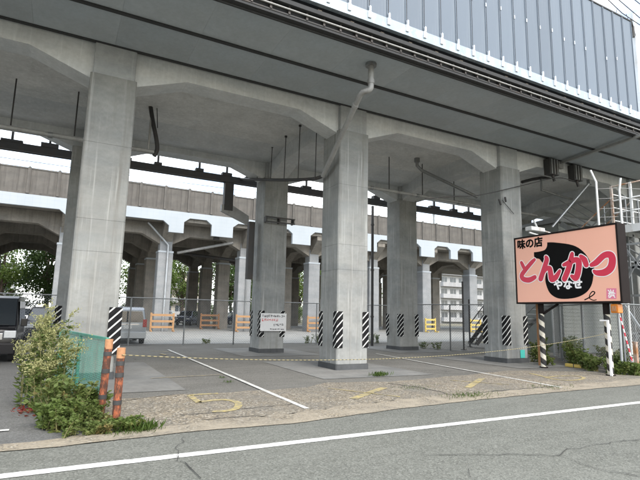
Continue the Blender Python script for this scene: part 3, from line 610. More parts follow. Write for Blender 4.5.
# ================================================================== restaurant sign
XS = 14.15; SY0, SY1, SZ0, SZ1 = 8.10, 11.76, 2.11, 4.45
sg = thing('restaurant_sign', (14.36, 9.9, 0), 'peach restaurant signboard with black pig and red lettering on striped poles', 'sign')
MB().box((XS+.02, SY0, SZ0), (XS+.40, SY1, SZ1)).build('sign_box', M['signframe'], sg, bevel=.01)
b_ = .055; fr_ = MB()
fr_.box((XS-.012, SY0, SZ0), (XS+.018, SY0+b_, SZ1)).box((XS-.012, SY1-b_, SZ0), (XS+.018, SY1, SZ1)).box((XS-.012, SY0+b_, SZ0), (XS+.018, SY1-b_, SZ0+b_)).box((XS-.012, SY0+b_, SZ1-b_), (XS+.018, SY1-b_, SZ1)); fr_.build('frame', M['signframe'], sg)
face = MB()
ys = [SY0+b_+.001, 9.75, SY1-b_-.001]
for i in range(2): face.box((XS, ys[i]+.004*i, SZ0+b_+.001), (XS+.017, ys[i+1], SZ1-b_-.001))
fo_ = face.build('face_panel', M['signface'], sg)
Z5 = lambda zx, zy: AX(510+zx/5.05, 215+zy/5.05, XS)
def flat(name, pts, layer, mat):          # polygon laid flat on the sign face (fan over triangulation)
    from mathutils.geometry import tessellate_polygon
    P = [Vector((XS-.002*layer, p.y, p.z)) for p in pts]; tri = tessellate_polygon([[Vector((p.y, p.z, 0)) for p in P]])
    return MB().add(P, [tuple(q) for q in tri]).build(name, M[mat], fo_)
def strokes(name, S, layer, mat, extra=0.0):
    mb = MB()
    for pts, ws in S:
        C = crom([(p.y, p.z, 0) for p in [Z5(*q) for q in pts]], 7); n = len(C); k = 1/(5.05*33)
        W = [(ws[min(int(i/(n-1)*(len(ws)-1)), len(ws)-2)]*(1-(i/(n-1)*(len(ws)-1)-min(int(i/(n-1)*(len(ws)-1)), len(ws)-2)))+ws[min(int(i/(n-1)*(len(ws)-1)), len(ws)-2)+1]*(i/(n-1)*(len(ws)-1)-min(int(i/(n-1)*(len(ws)-1)), len(ws)-2)))*k/2+extra for i in range(n)]
        X = XS-.002*layer
        for i in range(n-1):
            d = (C[i+1]-C[i]).normalized(); nn = Vector((-d.y, d.x, 0)); a, b = C[i], C[i+1]; X_ = X-.00001*i
            mb.add([(X_, a.x+nn.x*W[i], a.y+nn.y*W[i]), (X_, a.x-nn.x*W[i], a.y-nn.y*W[i]), (X_, b.x-nn.x*W[i+1], b.y-nn.y*W[i+1]), (X_, b.x+nn.x*W[i+1], b.y+nn.y*W[i+1])], [(0, 1, 2, 3)])
        for i in range(n):
            c_ = C[i]; X_ = X-.0003-.00001*i
            mb.add([(X_, c_.x+W[i]*math.cos(a), c_.y+W[i]*math.sin(a)) for a in [2*math.pi*j/12 for j in range(12)]], [tuple(range(12))])
    return mb.build(name, M[mat], fo_)
pig = [(122, 182), (135, 178), (160, 165), (180, 142), (198, 138), (230, 139), (300, 148), (345, 165), (380, 195), (400, 225), (408, 245), (425, 262), (422, 300), (415, 345), (398, 378), (370, 402), (330, 418), (275, 424), (235, 418), (205, 398), (188, 368), (178, 325), (185, 285), (192, 262), (175, 250), (160, 236), (148, 222), (124, 215)]
flat('pig_silhouette', crom([tuple(Z5(*p)) for p in pig], 3, True), 1, 'ink')
strokes('pig_tail', [([(378, 428), (398, 418), (422, 402), (428, 390), (416, 387), (404, 402), (402, 420), (420, 430), (436, 428)], (6, 6, 5, 4))], 1, 'ink')
flat('slogan_backing', crom([tuple(Z5(*p)) for p in [(95, 128), (150, 122), (182, 126), (188, 150), (180, 172), (160, 182), (120, 188), (92, 182)]], 4, True), 2, 'signface')
KANA = [  # to
 [([(58, 240), (66, 256), (78, 282)], (14, 18, 12)), ([(124, 226), (108, 242), (76, 280), (60, 306), (70, 324), (98, 328), (126, 314)], (14, 20, 22, 24, 24, 26, 20))],
 # n
 [([(182, 212), (186, 228), (172, 272), (156, 322)], (14, 24, 24, 26)), ([(162, 306), (182, 274), (200, 270), (206, 296), (212, 324), (232, 314), (252, 282)], (12, 18, 24, 26, 28, 26, 12))],
 # ka
 [([(272, 252), (300, 240), (332, 226), (348, 240), (344, 290), (332, 318), (312, 308)], (14, 22, 24, 28, 28, 28, 12)), ([(314, 196), (308, 226), (296, 272), (276, 322)], (16, 24, 26, 26)), ([(358, 208), (376, 226), (386, 252)], (14, 26, 22))],
 # tsu
 [([(412, 252), (436, 240), (476, 204), (508, 202), (518, 230), (508, 268), (478, 290), (440, 292), (424, 282)], (16, 26, 26, 28, 30, 32, 30, 22, 8))]]
for K in KANA: strokes('red_letter_outline', K, 3, 'signwhite', .042)
for K in KANA: strokes('red_letter', K, 4, 'signred', .016)
def text_on_sign(name, body, p_left, p_right, layer, mat, bold=.02):
    a, b = Z5(*p_left), Z5(*p_right); width = abs(a.y-b.y)
    cu = bpy.data.curves.new(name, 'FONT'); cu.body = body; cu.size = 1; cu.offset = bold; o = bpy.data.objects.new(name, cu); col.objects.link(o)
    bpy.context.view_layer.update(); me = bpy.data.meshes.new_from_object(o.evaluated_get(bpy.context.evaluated_depsgraph_get())); bpy.data.objects.remove(o)
    v = np.array([tuple(q.co) for q in me.vertices]); lo, hi = v.min(0), v.max(0); k = width/(hi[0]-lo[0])
    mb = MB()
    for j, (dy, dz) in enumerate(((0, 0), (1, 0), (-1, 0), (0, 1), (0, -1), (.7, .7), (-.7, .7), (.7, -.7), (-.7, -.7))): mb.add([(XS-.002*layer-.00015*j, a.y-(q[0]-lo[0])*k+dy*.0115, a.z+(q[1]-lo[1])*k+dz*.0115) for q in v], [tuple(p.vertices) for p in me.polygons])
    bpy.data.meshes.remove(me)
    return mb.build(name, M[mat], fo_)
text_on_sign('slogan_lettering', '味の店', (40, 174), (166, 174), 3, 'ink', .012)
text_on_sign('shop_name_lettering', 'やなせ', (224, 376), (366, 376), 3, 'signwhite', .012)
flat('seal', [Z5(*p) for p in ((487, 370), (538, 370), (538, 424), (487, 424))], 1, 'signpink')
strokes('seal_mark', [([(496, 380), (505, 392), (498, 410)], (5, 5)), ([(508, 378), (512, 396), (506, 416)], (5, 5)), ([(498, 396), (514, 390), (530, 396)], (5, 5)), ([(522, 380), (520, 400), (530, 416)], (5, 5)), ([(500, 416), (515, 408), (528, 404)], (5, 4))], 2, 'signwhite')
for yy in (10.95, 8.72):
    pb = Vector((14.36, yy, 0)); MB().tube([pb, pb+Vector((0,0,1.78)), ], .088, 14).build('pole', M['polestripe'], sg, org=tuple(pb)); MB().tube([pb+Vector((0,0,1.78)), pb+Vector((0,0,SZ0+.01))], .092, 14).build('pole_head', M['signframe'], sg)
    MB().tube([pb, pb+Vector((0,0,.04))], .13, 14).build('pole_foot', M['signframe'], sg)
MB().bar((14.36, 10.93, 1.75), (14.36, 10.3, 2.1), .06, .06).build('stay', M['signframe'], sg)
MB().box((14.22, 8.60, .02), (14.26, 8.66, 1.62)).box((14.22, 8.66, 1.58), (14.26, 8.86, 1.62)).build('white_tube', M['signwhite'], sg)
q = AX(615, 307.5, 14.2)
wl = thing('warning_lamp', (14.3, q.y, q.z-.2), 'square amber warning lamp under the corner of the signboard', 'lamp')
MB().box((14.16, q.y-.11, q.z-.16), (14.40, q.y+.11, q.z+.10)).build('lens', M['amber'], wl, bevel=.02); MB().box((14.2, q.y-.07, q.z+.1), (14.36, q.y+.07, q.z+.16)).build('bracket', M['dark'], wl); MB().box((14.14, q.y-.06, q.z-.1), (14.158, q.y+.06, q.z+.04)).build('reflector', M['orangecap'], wl)
um = thing('meter_post', (14.9, 11.5, 0), 'weathered wooden post with meter boxes beside the signboard pole', 'post')
MB().box((14.86, 11.42, 0), (14.98, 11.54, 2.3)).build('post', M['barricade3'], um); MB().box((14.80, 11.30, 1.5), (14.96, 11.418, 1.95)).build('meter_box', M['pipe'], um, bevel=.01); MB().box((14.8, 11.3, .95), (14.95, 11.417, 1.3)).build('meter_box', M['galv2'], um, bevel=.01)
MB().tube([(14.88, 11.36, 0), (14.88, 11.36, 1.5)], .03, 6).build('conduit', M['galv2'], um)
tl = MB().box((14.98, 12.372, .18), (15.22, 12.374, .47)); tag(tl.build('wall_label', M['teal']), 'small teal label stuck low on a striped column', 'label')
# notice on the inner column
nb_ = thing('notice_board', (7.79, 18.55, .88), 'white notice board with red and black print on an inner column', 'notice')
MB().box((7.22, 18.56, .88), (8.36, 18.585, 1.60)).build('board', M['notice'], nb_)
rn = random.Random(11)
def glyphs(mat, x0, x1, z0, z1, n):
    mb = MB(); w = (x1-x0)/n
    for i in range(n):
        xa = x0+i*w+w*.06; xb = xa+w*.84
        for k in range(rn.randint(3, 5)):
            if rn.random() < .55: zz = rn.uniform(z0, z1); mb.box((xa, 18.554, zz-.007), (xb-rn.uniform(0, w*.3), 18.558, zz+.007))
            else: xx = rn.uniform(xa, xb); mb.box((xx-.006, 18.552, z0+rn.uniform(0, .03)), (xx+.006, 18.5535, z1-rn.uniform(0, .03)))
    mb.build('print', M[mat], nb_)
glyphs('nblack', 7.28, 8.30, 1.44, 1.54, 11); glyphs('nred', 7.27, 7.98, 1.27, 1.39, 7); glyphs('nblack', 7.78, 8.24, 1.09, 1.19, 5); glyphs('nblack', 7.64, 8.27, .93, .98, 9)
for x in (7.3, 8.28): MB().box((x-.03, 18.53, .80), (x+.03, 18.559, .879)).build('hanger', M['dark'], nb_)

# ================================================================== stair tower, dark stairs, shed and poles by the sign
st = thing('stair_tower', (18.3, 10.5, 0), 'steel stair tower with rusty railings and lattice legs behind the signboard', 'stairs')
PX0, PX1, PY0, PY1, PZ = 17.0, 20.2, 8.55, 9.85, 4.86
MB().box((PX0, PY0, PZ-.06), (PX1, PY1, PZ)).build('platform', M['galv2'], st)
MB().box((PX0-.03, PY0, PZ-.24), (PX0-.003, PY1, PZ+.03)).box((PX0, PY1+.003, PZ-.24), (PX1, PY1+.03, PZ+.03)).box((PX0, PY0-.03, PZ-.24), (PX1, PY0-.003, PZ+.03)).build('edge_channel', M['whitesteel'], st)
for x, y in ((PX0, PY0), (PX0, PY1), (PX1, PY0), (PX1, PY1)): MB().box((x-.05, y-.05, 0), (x+.05, y+.05, PZ-.245)).build('leg', M['galv2'], st)
for x, y, m_ in ((PX0, PY1, 'rusty'), (PX0, (PY0+PY1)/2, 'whitesteel'), (PX0, PY0, 'whitesteel'), (18.6, PY0, 'whitesteel'), (PX1, PY0, 'whitesteel')): MB().box((x-.035, y-.035, PZ), (x+.035, y+.035, PZ+1.5)).build('rail_post', M[m_], st)
for i, z in enumerate((.5, .95, 1.47)): MB().tube([(PX0, PY1, PZ+z), (PX0, PY0, PZ+z), (PX1, PY0, PZ+z)], .028, 8).build('rail', M['rusty' if i == 2 else 'whitesteel'], st)
for (a, b) in (((PX0, PY0, .2), (PX0, PY1, 2.4)), ((PX0, PY1, .2), (PX0, PY0, 2.4)), ((PX0, PY0, 2.5), (PX0, PY1, 4.6)), ((PX0, PY1, 2.5), (PX0, PY0, 4.6)), ((PX0, PY0, 2.45), (PX0, PY1, 2.45)), ((PX0, PY0, 2.5), (PX1, PY0, 4.6)), ((PX1, PY0, 2.5), (PX0, PY0, 4.6)), ((PX0, PY0, .3), (PX1, PY0, 2.4)), ((PX0, PY0, 3.5), (18.6, PY0, 2.3)), ((PX0, PY0, 2.45), (PX1, PY0, 2.45))):
    MB().bar(a, b, .05, .07).build('brace', M['galv'], st)
SX0, SX1 = 17.02, 18.15
f0, f1 = Vector((0, PY1+.03, PZ)), Vector((0, 14.6, 1.35))
for x in (SX0, SX1):
    MB().bar((x, f0.y, f0.z-.1), (x, f1.y, f1.z-.1), .05, .24).build('stringer', M['galv2'], st)
    for dz in (.45, .75, 1.05): MB().tube([(x, f0.y, f0.z+dz), (x, f1.y, f1.z+dz)], .024, 6).build('rail', M['galv2' if dz < 1 else 'rusty'], st)
    for k in range(5): q = f0.lerp(f1, (k+.3)/5); MB().tube([(x, q.y, q.z), (x, q.y, q.z+1.05)], .022, 6).build('rail_post', M['galv2'], st)
for k in range(18):
    q = f0.lerp(f1, (k+.5)/18); MB().box((SX0+.026, q.y-.13, q.z-.06), (SX1-.026, q.y+.13, q.z-.02)).build('tread', M['galv2'], st)
MB().box((SX0-.1, 14.62, 1.2), (SX1+.1, 15.9, 1.28)).box((SX0, 14.8, 0), (SX0+.1, 14.9, 1.19)).box((SX1-.1, 15.7, 0), (SX1, 15.8, 1.19)).build('landing', M['galv2'], st)
for k in range(9):                         # upper flight, mesh of rails and bracing behind the platform
    MB().box((PX1-.3, 9.9+k*.42, 3.0+k*.32), (PX1+1.0, 10.2+k*.42, 3.05+k*.32)).build('tread', M['galv2'], st)
for x in (PX1-.32, PX1+1.02):
    MB().bar((x, 9.8, 2.8), (x, 13.9, 5.95), .05, .22).build('stringer', M['galv2'], st)
    for dz in (.4, .75, 1.1): MB().tube([(x, 9.8, 2.8+dz), (x, 13.9, 5.95+dz)], .022, 6).build('rail', M['galv2'], st)
for z in (.25, .72, 1.2): MB().tube([(PX0, PY1, PZ+z), (PX1, PY1, PZ+z)], .022, 6).build('rail', M['whitesteel'], st)
for x in (17.8, 18.6, 19.4): MB().box((x-.025, PY1-.025, PZ), (x+.025, PY1+.025, PZ+1.25)).build('rail_post', M['galv2'], st)
for z in (1.2, 3.4, 4.2): MB().bar((PX0, PY0, z), (PX1, PY0, z), .05, .07).build('brace', M['galv2'], st); MB().bar((PX0, PY0, z), (PX0, PY1, z), .05, .07).build('brace', M['galv'], st)
for x in (17.8, 18.6, 19.4): MB().box((x-.03, PY0-.03, 0), (x+.03, PY0+.03, PZ-.245)).build('leg', M['galv2'], st); MB().box((x-.03, PY1-.03, 0), (x+.03, PY1+.03, PZ-.245)).build('leg', M['galv2'], st)
# dark stairs behind the teal-labelled column
ds = thing('steel_stairs', (21, 18.7, 0), 'black steel stairs rising behind the teal-labelled column', 'stairs')
s0, s1 = Vector((19.9, 19.5, .2)), Vector((22.9, 18.1, 4.4)); sd = Vector((-.42, -.9, 0)).normalized()*.5
for s_ in (-1, 1):
    a, b = s0+sd*s_, s1+sd*s_; MB().bar(a, b, .06, .22).build('stringer', M['dark'], ds); MB().tube([a+Vector((0,0,1)), b+Vector((0,0,1))], .03, 6).build('rail', M['dark'], ds)
    for k in range(5): q = a.lerp(b, k/4); MB().tube([q, q+Vector((0,0,1))], .025, 6).build('rail_post', M['dark'], ds)
for k in range(15): q = s0.lerp(s1, k/14); MB().bar(q-sd*.92, q+sd*.92, .24, .04).build('tread', M['dark'], ds)
for q in (s0.lerp(s1, .35), s1):
    for s_ in (-1, 1): p = q+sd*s_; MB().tube([(p.x, p.y, 0), p], .05, 6).build('leg', M['dark'], ds)
for px, top in ((464, 3.4), (470, 2.6)):
    q = G(px, 350.0) if px == 464 else G(px, 347); t_ = thing('steel_post', q, {464: 'thin black post standing left of the dark stairs by the gate fence', 470: 'short thin black post between the gate fence and dark stairs'}[px].replace('left of', 'just before'), 'post')
    MB().tube([q, q+Vector((0,0,top))], .05, 6).build('shaft', M['dark'], t_); MB().box((q.x-.1, q.y-.1, 0), (q.x+.1, q.y+.1, .03)).build('foot_plate', M['dark'], t_)
# grey shed with horizontal siding
sh_ = thing('storage_shed', (25, 16.2, 0), 'tall grey shed with horizontal siding boards behind the signboard', 'shed')
MB().box((21.25, 15.02, 0), (29, 17.5, 6.3)).build('wall', M['siding'], sh_)
bd = MB().prism([(-.02, 0), (.028, 0), (.006, .17), (-.02, .17)], -3.9, 3.9, 'x'); bd = MB().add([(v[0], v[1]*-1, v[2]) for v in bd.v], [f[::-1] for f in bd.f]).mesh('siding_board', M['siding'])
for k in range(36): put(bd, 'siding_board', sh_, (25.13, 15.0, .02+k*.175))
MB().prism([(14.7, 6.31), (17.8, 6.31), (17.8, 6.4), (14.7, 6.6)], 21.0, 29.3, 'x').build('roof', M['galv2'], sh_)
# tall bent poles and other poles
for i, (xs, bend, top) in enumerate((((16.0, 9.80), (596, 182), (590.5, 170.5)), ((16.4, 9.28), (619.3, 190), (620.5, 178)))):
    bnd = AX(*bend, xs[0]); tp = AX(*top, xs[0]); bs = Vector((xs[0], bnd.y, 0))
    t_ = thing('bent_pole', bs, ('tall pale pole with its tip bent towards the teal-labelled column', 'tall pale pole with straight tip beside the rusty stair railing')[i], 'pole', 'tall poles behind the signboard')
    MB().tube([bs, bnd, tp], .038, 8).build('shaft', M['whitesteel'], t_); MB().box((bs.x-.1, bs.y-.1, 0), (bs.x+.1, bs.y+.1, .04)).build('foot_plate', M['galv2'], t_)
for i, z in enumerate((5.1, 5.4, 5.75, 6.1)):
    a = Vector((16.0, 9.80, z)); b = Vector((16.4, 9.28, z-.02)); tag(MB().tube([a, b, Vector((19.5, 8.4, z+.1))], .010, 4).build('barbed_wire', M['galv2']), ['lowest', 'second lowest', 'second highest', 'highest'][i]+' wire strung between the tall bent poles', 'wire', 'wires between the tall poles')
q0, q1 = AY(617, 305, 8.45), AY(632, 361, 8.3)
t_ = thing('striped_pole', q1, 'thin red and white striped pole leaning against the roadside fence', 'pole'); MB().tube([q1, q0], .02, 8).build('shaft', M['redpole'], t_); MB().tube([q0, q0+(q0-q1).normalized()*.04], .024, 8).build('tip', M['signred'], t_)
rp_ = G(637.5, 375); t_ = thing('rusty_post', rp_, 'short rusted steel post among the weeds beside the road', 'post'); MB().box((rp_.x-.05, rp_.y-.05, 0), (rp_.x+.05, rp_.y+.05, .95)).build('shaft', M['rusty'], t_); MB().box((rp_.x-.06, rp_.y-.06, .951), (rp_.x+.06, rp_.y+.06, .98)).build('cap', M['rusty'], t_)
wa, wb = G(566, 366.5), G(584, 368.5)
t_ = thing('wheel_stop', wa, 'yellow wheel stop lying by the signboard weeds', 'wheel stop'); MB().bar(wa+Vector((0,0,.055)), wb+Vector((0,0,.055)), .14, .11).build('bar', M['barricade2'], t_, bevel=.02); MB().bar(wa.lerp(wb, .48)+Vector((0,0,.06)), wa.lerp(wb, .52)+Vector((0,0,.06)), .15, .12).build('strap', M['dark'], t_)
# mast and wires on top of the front deck
t_ = thing('catenary_mast', (24.3, 12.5, 8.7), 'pale catenary mast rising behind the end of the noise barrier', 'mast')
MB().tube([(24.6, 12.5, 8.7), (24.6, 12.5, 17.2)], .14, 10).build('pole', M['galv'], t_); MB().bar((24.6, 12.5, 16.0), (22.6, 11.6, 15.7), .09, .09).build('arm', M['dark'], t_); MB().tube([(23.3, 11.9, 15.75), (23.3, 11.9, 15.2)], .07, 8).build('insulator', M['dark'], t_)
for i, pp in enumerate((((600, -8), (622, 13), (640, 25)), ((612, -6), (640, 18)), ((630, -4), (640, 4)))):
    tag(MB().tube([AY(*p, 11.5) for p in pp], .02, 5).build('overhead_wire', M['dark']), ['dark overhead wire dipping past the noise barrier to the mast', 'second overhead wire above the noise barrier near the mast', 'short stretch of overhead wire high above the mast arm'][i], 'wire', 'wires above the noise barrier')
for px in (618, 625):
    pass
tag(MB().tube(crom([tuple(AY(*p, 11.5)) for p in ((617, 9), (616, 18), (622, 24), (628, 20), (626, 14))], 4), .012, 4).build('jumper_wire', M['dark']), 'looped jumper wire hanging from the overhead line', 'wire')

# ================================================================== barricades round the rear columns
def barricade(cx, y, w, mat, label):
    t = thing('barricade', (cx, y, 0), label, 'barricade', 'barricades round the rear columns')
    for s_ in (-1, 1):
        MB().box((cx+s_*w/2-.07, y-.05, 0), (cx+s_*w/2+.07, y+.05, 1.45)).build('post', M[mat], t); MB().bar((cx+s_*w/2, y-.05, .06), (cx+s_*w/2, y-.5, .06), .1, .1).build('foot', M[mat], t)
    for z in (.35, .80, 1.28): MB().box((cx-w/2, y-.085, z-.085), (cx+w/2, y-.051, z+.085)).build('rail', M[mat], t)
for cx, w, m_, lb in ((RX[4], 1.7, 'barricade', 'orange barricade before the pale rear column next to the silver minivan'), (RX[5], 1.5, 'barricade', 'orange barricade before the rear column by the black duct'), (RX[6], 1.6, 'barricade', 'orange barricade seen between the notice column and the next column'), (RX[8], 1.3, 'barricade2', 'yellow barricade seen past the black downpipe'), (RX[9]-.3, 1.5, 'barricade2', 'bright yellow barricade seen through the gate fence')):
    barricade(cx, 39.55, w, m_, lb)
barricade(12.6, 45.6, 1.7, 'barricade3', 'brown wooden barricade deep under the rear viaduct')

# ================================================================== vehicles
def vehicle(name, loc, rz, Lc, W, H, st_, mat, label, cat, glass, wheels, front, group=None, rear_plate=True):
    """local: +y forward, stations (y, z_bottom, z_belt, z_roof, half width belt, half width roof)"""
    root = thing(name, loc, label, cat, group); root.rotation_euler.z = rz
    B = MB(); rings = []
    for (y, zb, zl, zr, wl_, wr) in st_: rings.append([(-wl_*.97, y, zb), (-wl_, y, zb+.25), (-wl_*.985, y, zl), (-wr, y, zr), (wr, y, zr), (wl_*.985, y, zl), (wl_, y, zb+.25), (wl_*.97, y, zb)])
    n = 8; v = [p for r in rings for p in r]; f = [(i*n+k, (i+1)*n+k, (i+1)*n+(k+1)%n, i*n+(k+1)%n) for i in range(len(rings)-1) for k in range(n)]
    f += [tuple(range(n)), tuple(range((len(rings)-1)*n, len(rings)*n))[::-1]]
    B.add(v, f, True)
    def loc_build(mb, nm, mt, parent=root, bevel=0):
        o = bpy.data.objects.new(nm, mb.mesh(nm, mt)); col.objects.link(o); o.parent = parent; WORG[o.name] = Vector(loc)
        if bevel: b = o.modifiers.new('bevel', 'BEVEL'); b.width = bevel; b.segments = 3; b.limit_method = 'ANGLE'; b.angle_limit = rad(25)
        return o
    body = loc_build(B, 'body', M[mat], bevel=.045)
    for nm, quad in glass:
        loc_build(MB().add(quad, [(0, 1, 2, 3)]), nm, M['glass'])
    for s_ in (-1, 1):
        for y in wheels:
            w = loc_build(MB().tube([(s_*(W/2-.19), y, .31), (s_*(W/2+.005), y, .31)], [.31, .31], 20), 'wheel', M['tyre'], bevel=.03)
            loc_build(MB().tube([(s_*(W/2-.03), y, .31), (s_*(W/2+.012), y, .31)], [.2, .19], 16), 'rim', M['rim'], w)
            loc_build(MB().tube([(s_*(W/2+.002), y+.40*math.cos(a), .30+.40*math.sin(a)) for a in [math.pi*k/8 for k in range(9)]], .03, 5), 'wheel_arch', M['trim'])
    for nm, a, b, mt in front: loc_build(MB().box(a, b), nm, M[mt], bevel=.015)
    return root
def van_glass(Lc, W, H, belt, wr, wb, y_ws0, y_ws1, rear=True, inset=.06, roofdrop=.13):
    out = []; e = .012
    for s_ in (-1, 1):
        def P(y, t, s_=s_): return (s_*(wb*.985+(wr-wb*.985)*t+e), y, belt+(H-belt)*t)
        y0, y1 = .18, y_ws1-.05; m_ = (y0+y1)/2
        for a, b in ((y0, y0+(y1-y0)*.33-.03), (y0+(y1-y0)*.33+.03, y0+(y1-y0)*.66-.03), (y0+(y1-y0)*.66+.03, y1)):
            q = [P(a, .08), P(b, .08), P(b, .82), P(a, .82)]; out.append(('side_window', q if s_ > 0 else q[::-1]))
    if rear: out.append(('rear_window', [(wb*.9, -e, belt+.06), (-wb*.9, -e, belt+.06), (-wr*.92, .06-e, H-roofdrop), (wr*.92, .06-e, H-roofdrop)]))
    out.append(('windscreen', [(-wb*.9, y_ws0+e, belt+.08), (wb*.9, y_ws0+e, belt+.08), (wr*.93, y_ws1+e+.02, H-roofdrop+.02), (-wr*.93, y_ws1+e+.02, H-roofdrop+.02)]))
    return out
# black kei van, nose to the road (forward is -Y: turned half round)
Lv, Wv, Hv = 3.4, 1.48, 1.98
stv = [(0, .28, 1.02, 1.90, .70, .62), (.06, .24, 1.0, 1.96, .735, .66), (.5, .22, 1.0, 1.98, .74, .67), (2.5, .22, 1.0, 1.96, .74, .66), (2.75, .22, 1.0, 1.88, .74, .63), (3.22, .24, 1.0, 1.06, .735, .70), (3.36, .26, .92, .98, .72, .68), (3.4, .32, .80, .86, .68, .64)]
gv = van_glass(Lv, Wv, 1.98, 1.0, .665, .74, 3.22, 2.76)
frv = [('headlight', (-.72, 3.30, .72), (-.42, 3.425, .93), 'lamp'), ('headlight', (.42, 3.30, .72), (.72, 3.425, .93), 'lamp'), ('grille', (-.40, 3.36, .66), (.40, 3.418, .86), 'chrome'), ('bumper', (-.72, 3.2, .26), (.72, 3.45, .56), 'blackcar'), ('number_plate', (-.17, 3.452, .38), (.17, 3.462, .54), 'plate'), ('mirror', (-.95, 2.85, 1.05), (-.78, 2.97, 1.28), 'blackcar'), ('mirror', (.78, 2.85, 1.05), (.95, 2.97, 1.28), 'blackcar'), ('wiper', (-.5, 3.225, 1.09), (.3, 3.245, 1.105), 'trim')]
vehicle('parked_van', (-1.80, 20.35, 0), math.pi, Lv, Wv, Hv, stv, 'blackcar', 'black boxy van parked nose to the road beside the weeds', 'van', gv, (.55, 2.85), frv)
# silver minivan, tail towards the lot (forward is +Y)
Lm, Wm, Hm = 4.6, 1.70, 1.76
stm = [(0, .34, .98, 1.60, .80, .64), (.10, .26, .97, 1.72, .84, .68), (.6, .22, .96, 1.76, .85, .70), (2.4, .22, .95, 1.74, .85, .69), (3.0, .22, .95, 1.62, .85, .64), (3.75, .22, .95, 1.02, .85, .76), (4.4, .25, .82, .88, .82, .74), (4.6, .34, .64, .70, .74, .68)]
gm = van_glass(Lm, Wm, 1.76, .97, .68, .85, 3.75, 3.02, rear=False)
gm.append(('rear_window', [(.72, -.012, 1.04), (-.72, -.012, 1.04), (-.60, -.004, 1.56), (.60, -.004, 1.56)]))
frm = [('tail_light', (.66, -.02, .82), (.84, .14, 1.18), 'tail'), ('tail_light', (-.84, -.02, .82), (-.66, .14, 1.18), 'tail'), ('bumper', (-.83, -.07, .30), (.83, .2, .60), 'silvercar'), ('number_plate', (-.18, -.02, .74), (.18, -.008, .90), 'plate'), ('plate_trim', (-.5, -.016, .92), (.5, -.006, .97), 'chrome'), ('mirror', (.86, 3.0, 1.02), (1.02, 3.12, 1.18), 'silvercar'), ('mirror', (-1.02, 3.0, 1.02), (-.86, 3.12, 1.18), 'silvercar'), ('rear_wiper', (-.1, -.02, 1.08), (.42, -.014, 1.10), 'trim')]
vehicle('parked_minivan', (2.86, 24.35, 0), rad(-1), Lm, Wm, Hm, stm, 'silvercar', 'silver minivan parked behind the back fence with its tail to the lot', 'minivan', gm, (.85, 3.65), frm)
# dark suv behind the fence next to the black van
std = [(0, .36, 1.02, 1.50, .82, .66), (.1, .28, 1.0, 1.62, .86, .70), (.8, .24, 1.0, 1.68, .87, .70), (2.2, .24, 1.0, 1.66, .87, .69), (2.6, .24, 1.0, 1.58, .87, .66), (3.3, .24, 1.0, 1.08, .87, .78), (4.1, .27, .92, .98, .85, .78), (4.35, .36, .72, .78, .78, .70)]
gd = van_glass(4.35, 1.74, 1.67, 1.0, .69, .87, 3.3, 2.64, rear=False); frd = [('headlight', (-.82, 4.16, .70), (-.48, 4.37, .86), 'lamp'), ('headlight', (.48, 4.16, .70), (.82, 4.37, .86), 'lamp'), ('grille', (-.44, 4.28, .56), (.44, 4.385, .80), 'trim'), ('bumper', (-.82, 4.2, .30), (.82, 4.42, .52), 'darkcar'), ('number_plate', (-.17, 4.422, .36), (.17, 4.43, .50), 'plate'), ('mirror', (-1.05, 2.75, 1.04), (-.88, 2.9, 1.2), 'darkcar'), ('mirror', (.88, 2.75, 1.04), (1.05, 2.9, 1.2), 'darkcar')]
vehicle('parked_car', (-.55, 30.6, 0), math.pi, 4.35, 1.74, 1.68, std, 'darkcar', 'charcoal estate car parked behind the fence beside the black van', 'car', gd, (.85, 3.4), frd, 'cars parked beyond the fence')
vehicle('parked_car', (-2.6, 44.5, 0), math.pi, 4.35, 1.74, 1.68, std, 'whitecar', 'white car parked far behind the charcoal car', 'car', gd, (.85, 3.4), frd, 'cars parked beyond the fence')
vehicle('parked_car', (14.4, 60, 0), math.pi-.5, 4.35, 1.74, 1.68, std, 'bluecar', 'navy car parked deep under the rear viaduct', 'car', gd, (.85, 3.4), frd, 'cars parked beyond the fence')
vehicle('parked_car', (12.2, 64, 0), math.pi-.3, 4.35, 1.74, 1.68, std, 'whitecar', 'white car parked behind the navy car under the rear viaduct', 'car', gd, (.85, 3.4), frd, 'cars parked beyond the fence')
vehicle('parked_car', (22.4, 63, 0), math.pi-1.2, 4.35, 1.74, 1.68, std, 'bluecar', 'navy car parked beyond the orange barricade between the notice column and the next', 'car', gd, (.85, 3.4), frd, 'cars parked beyond the fence')

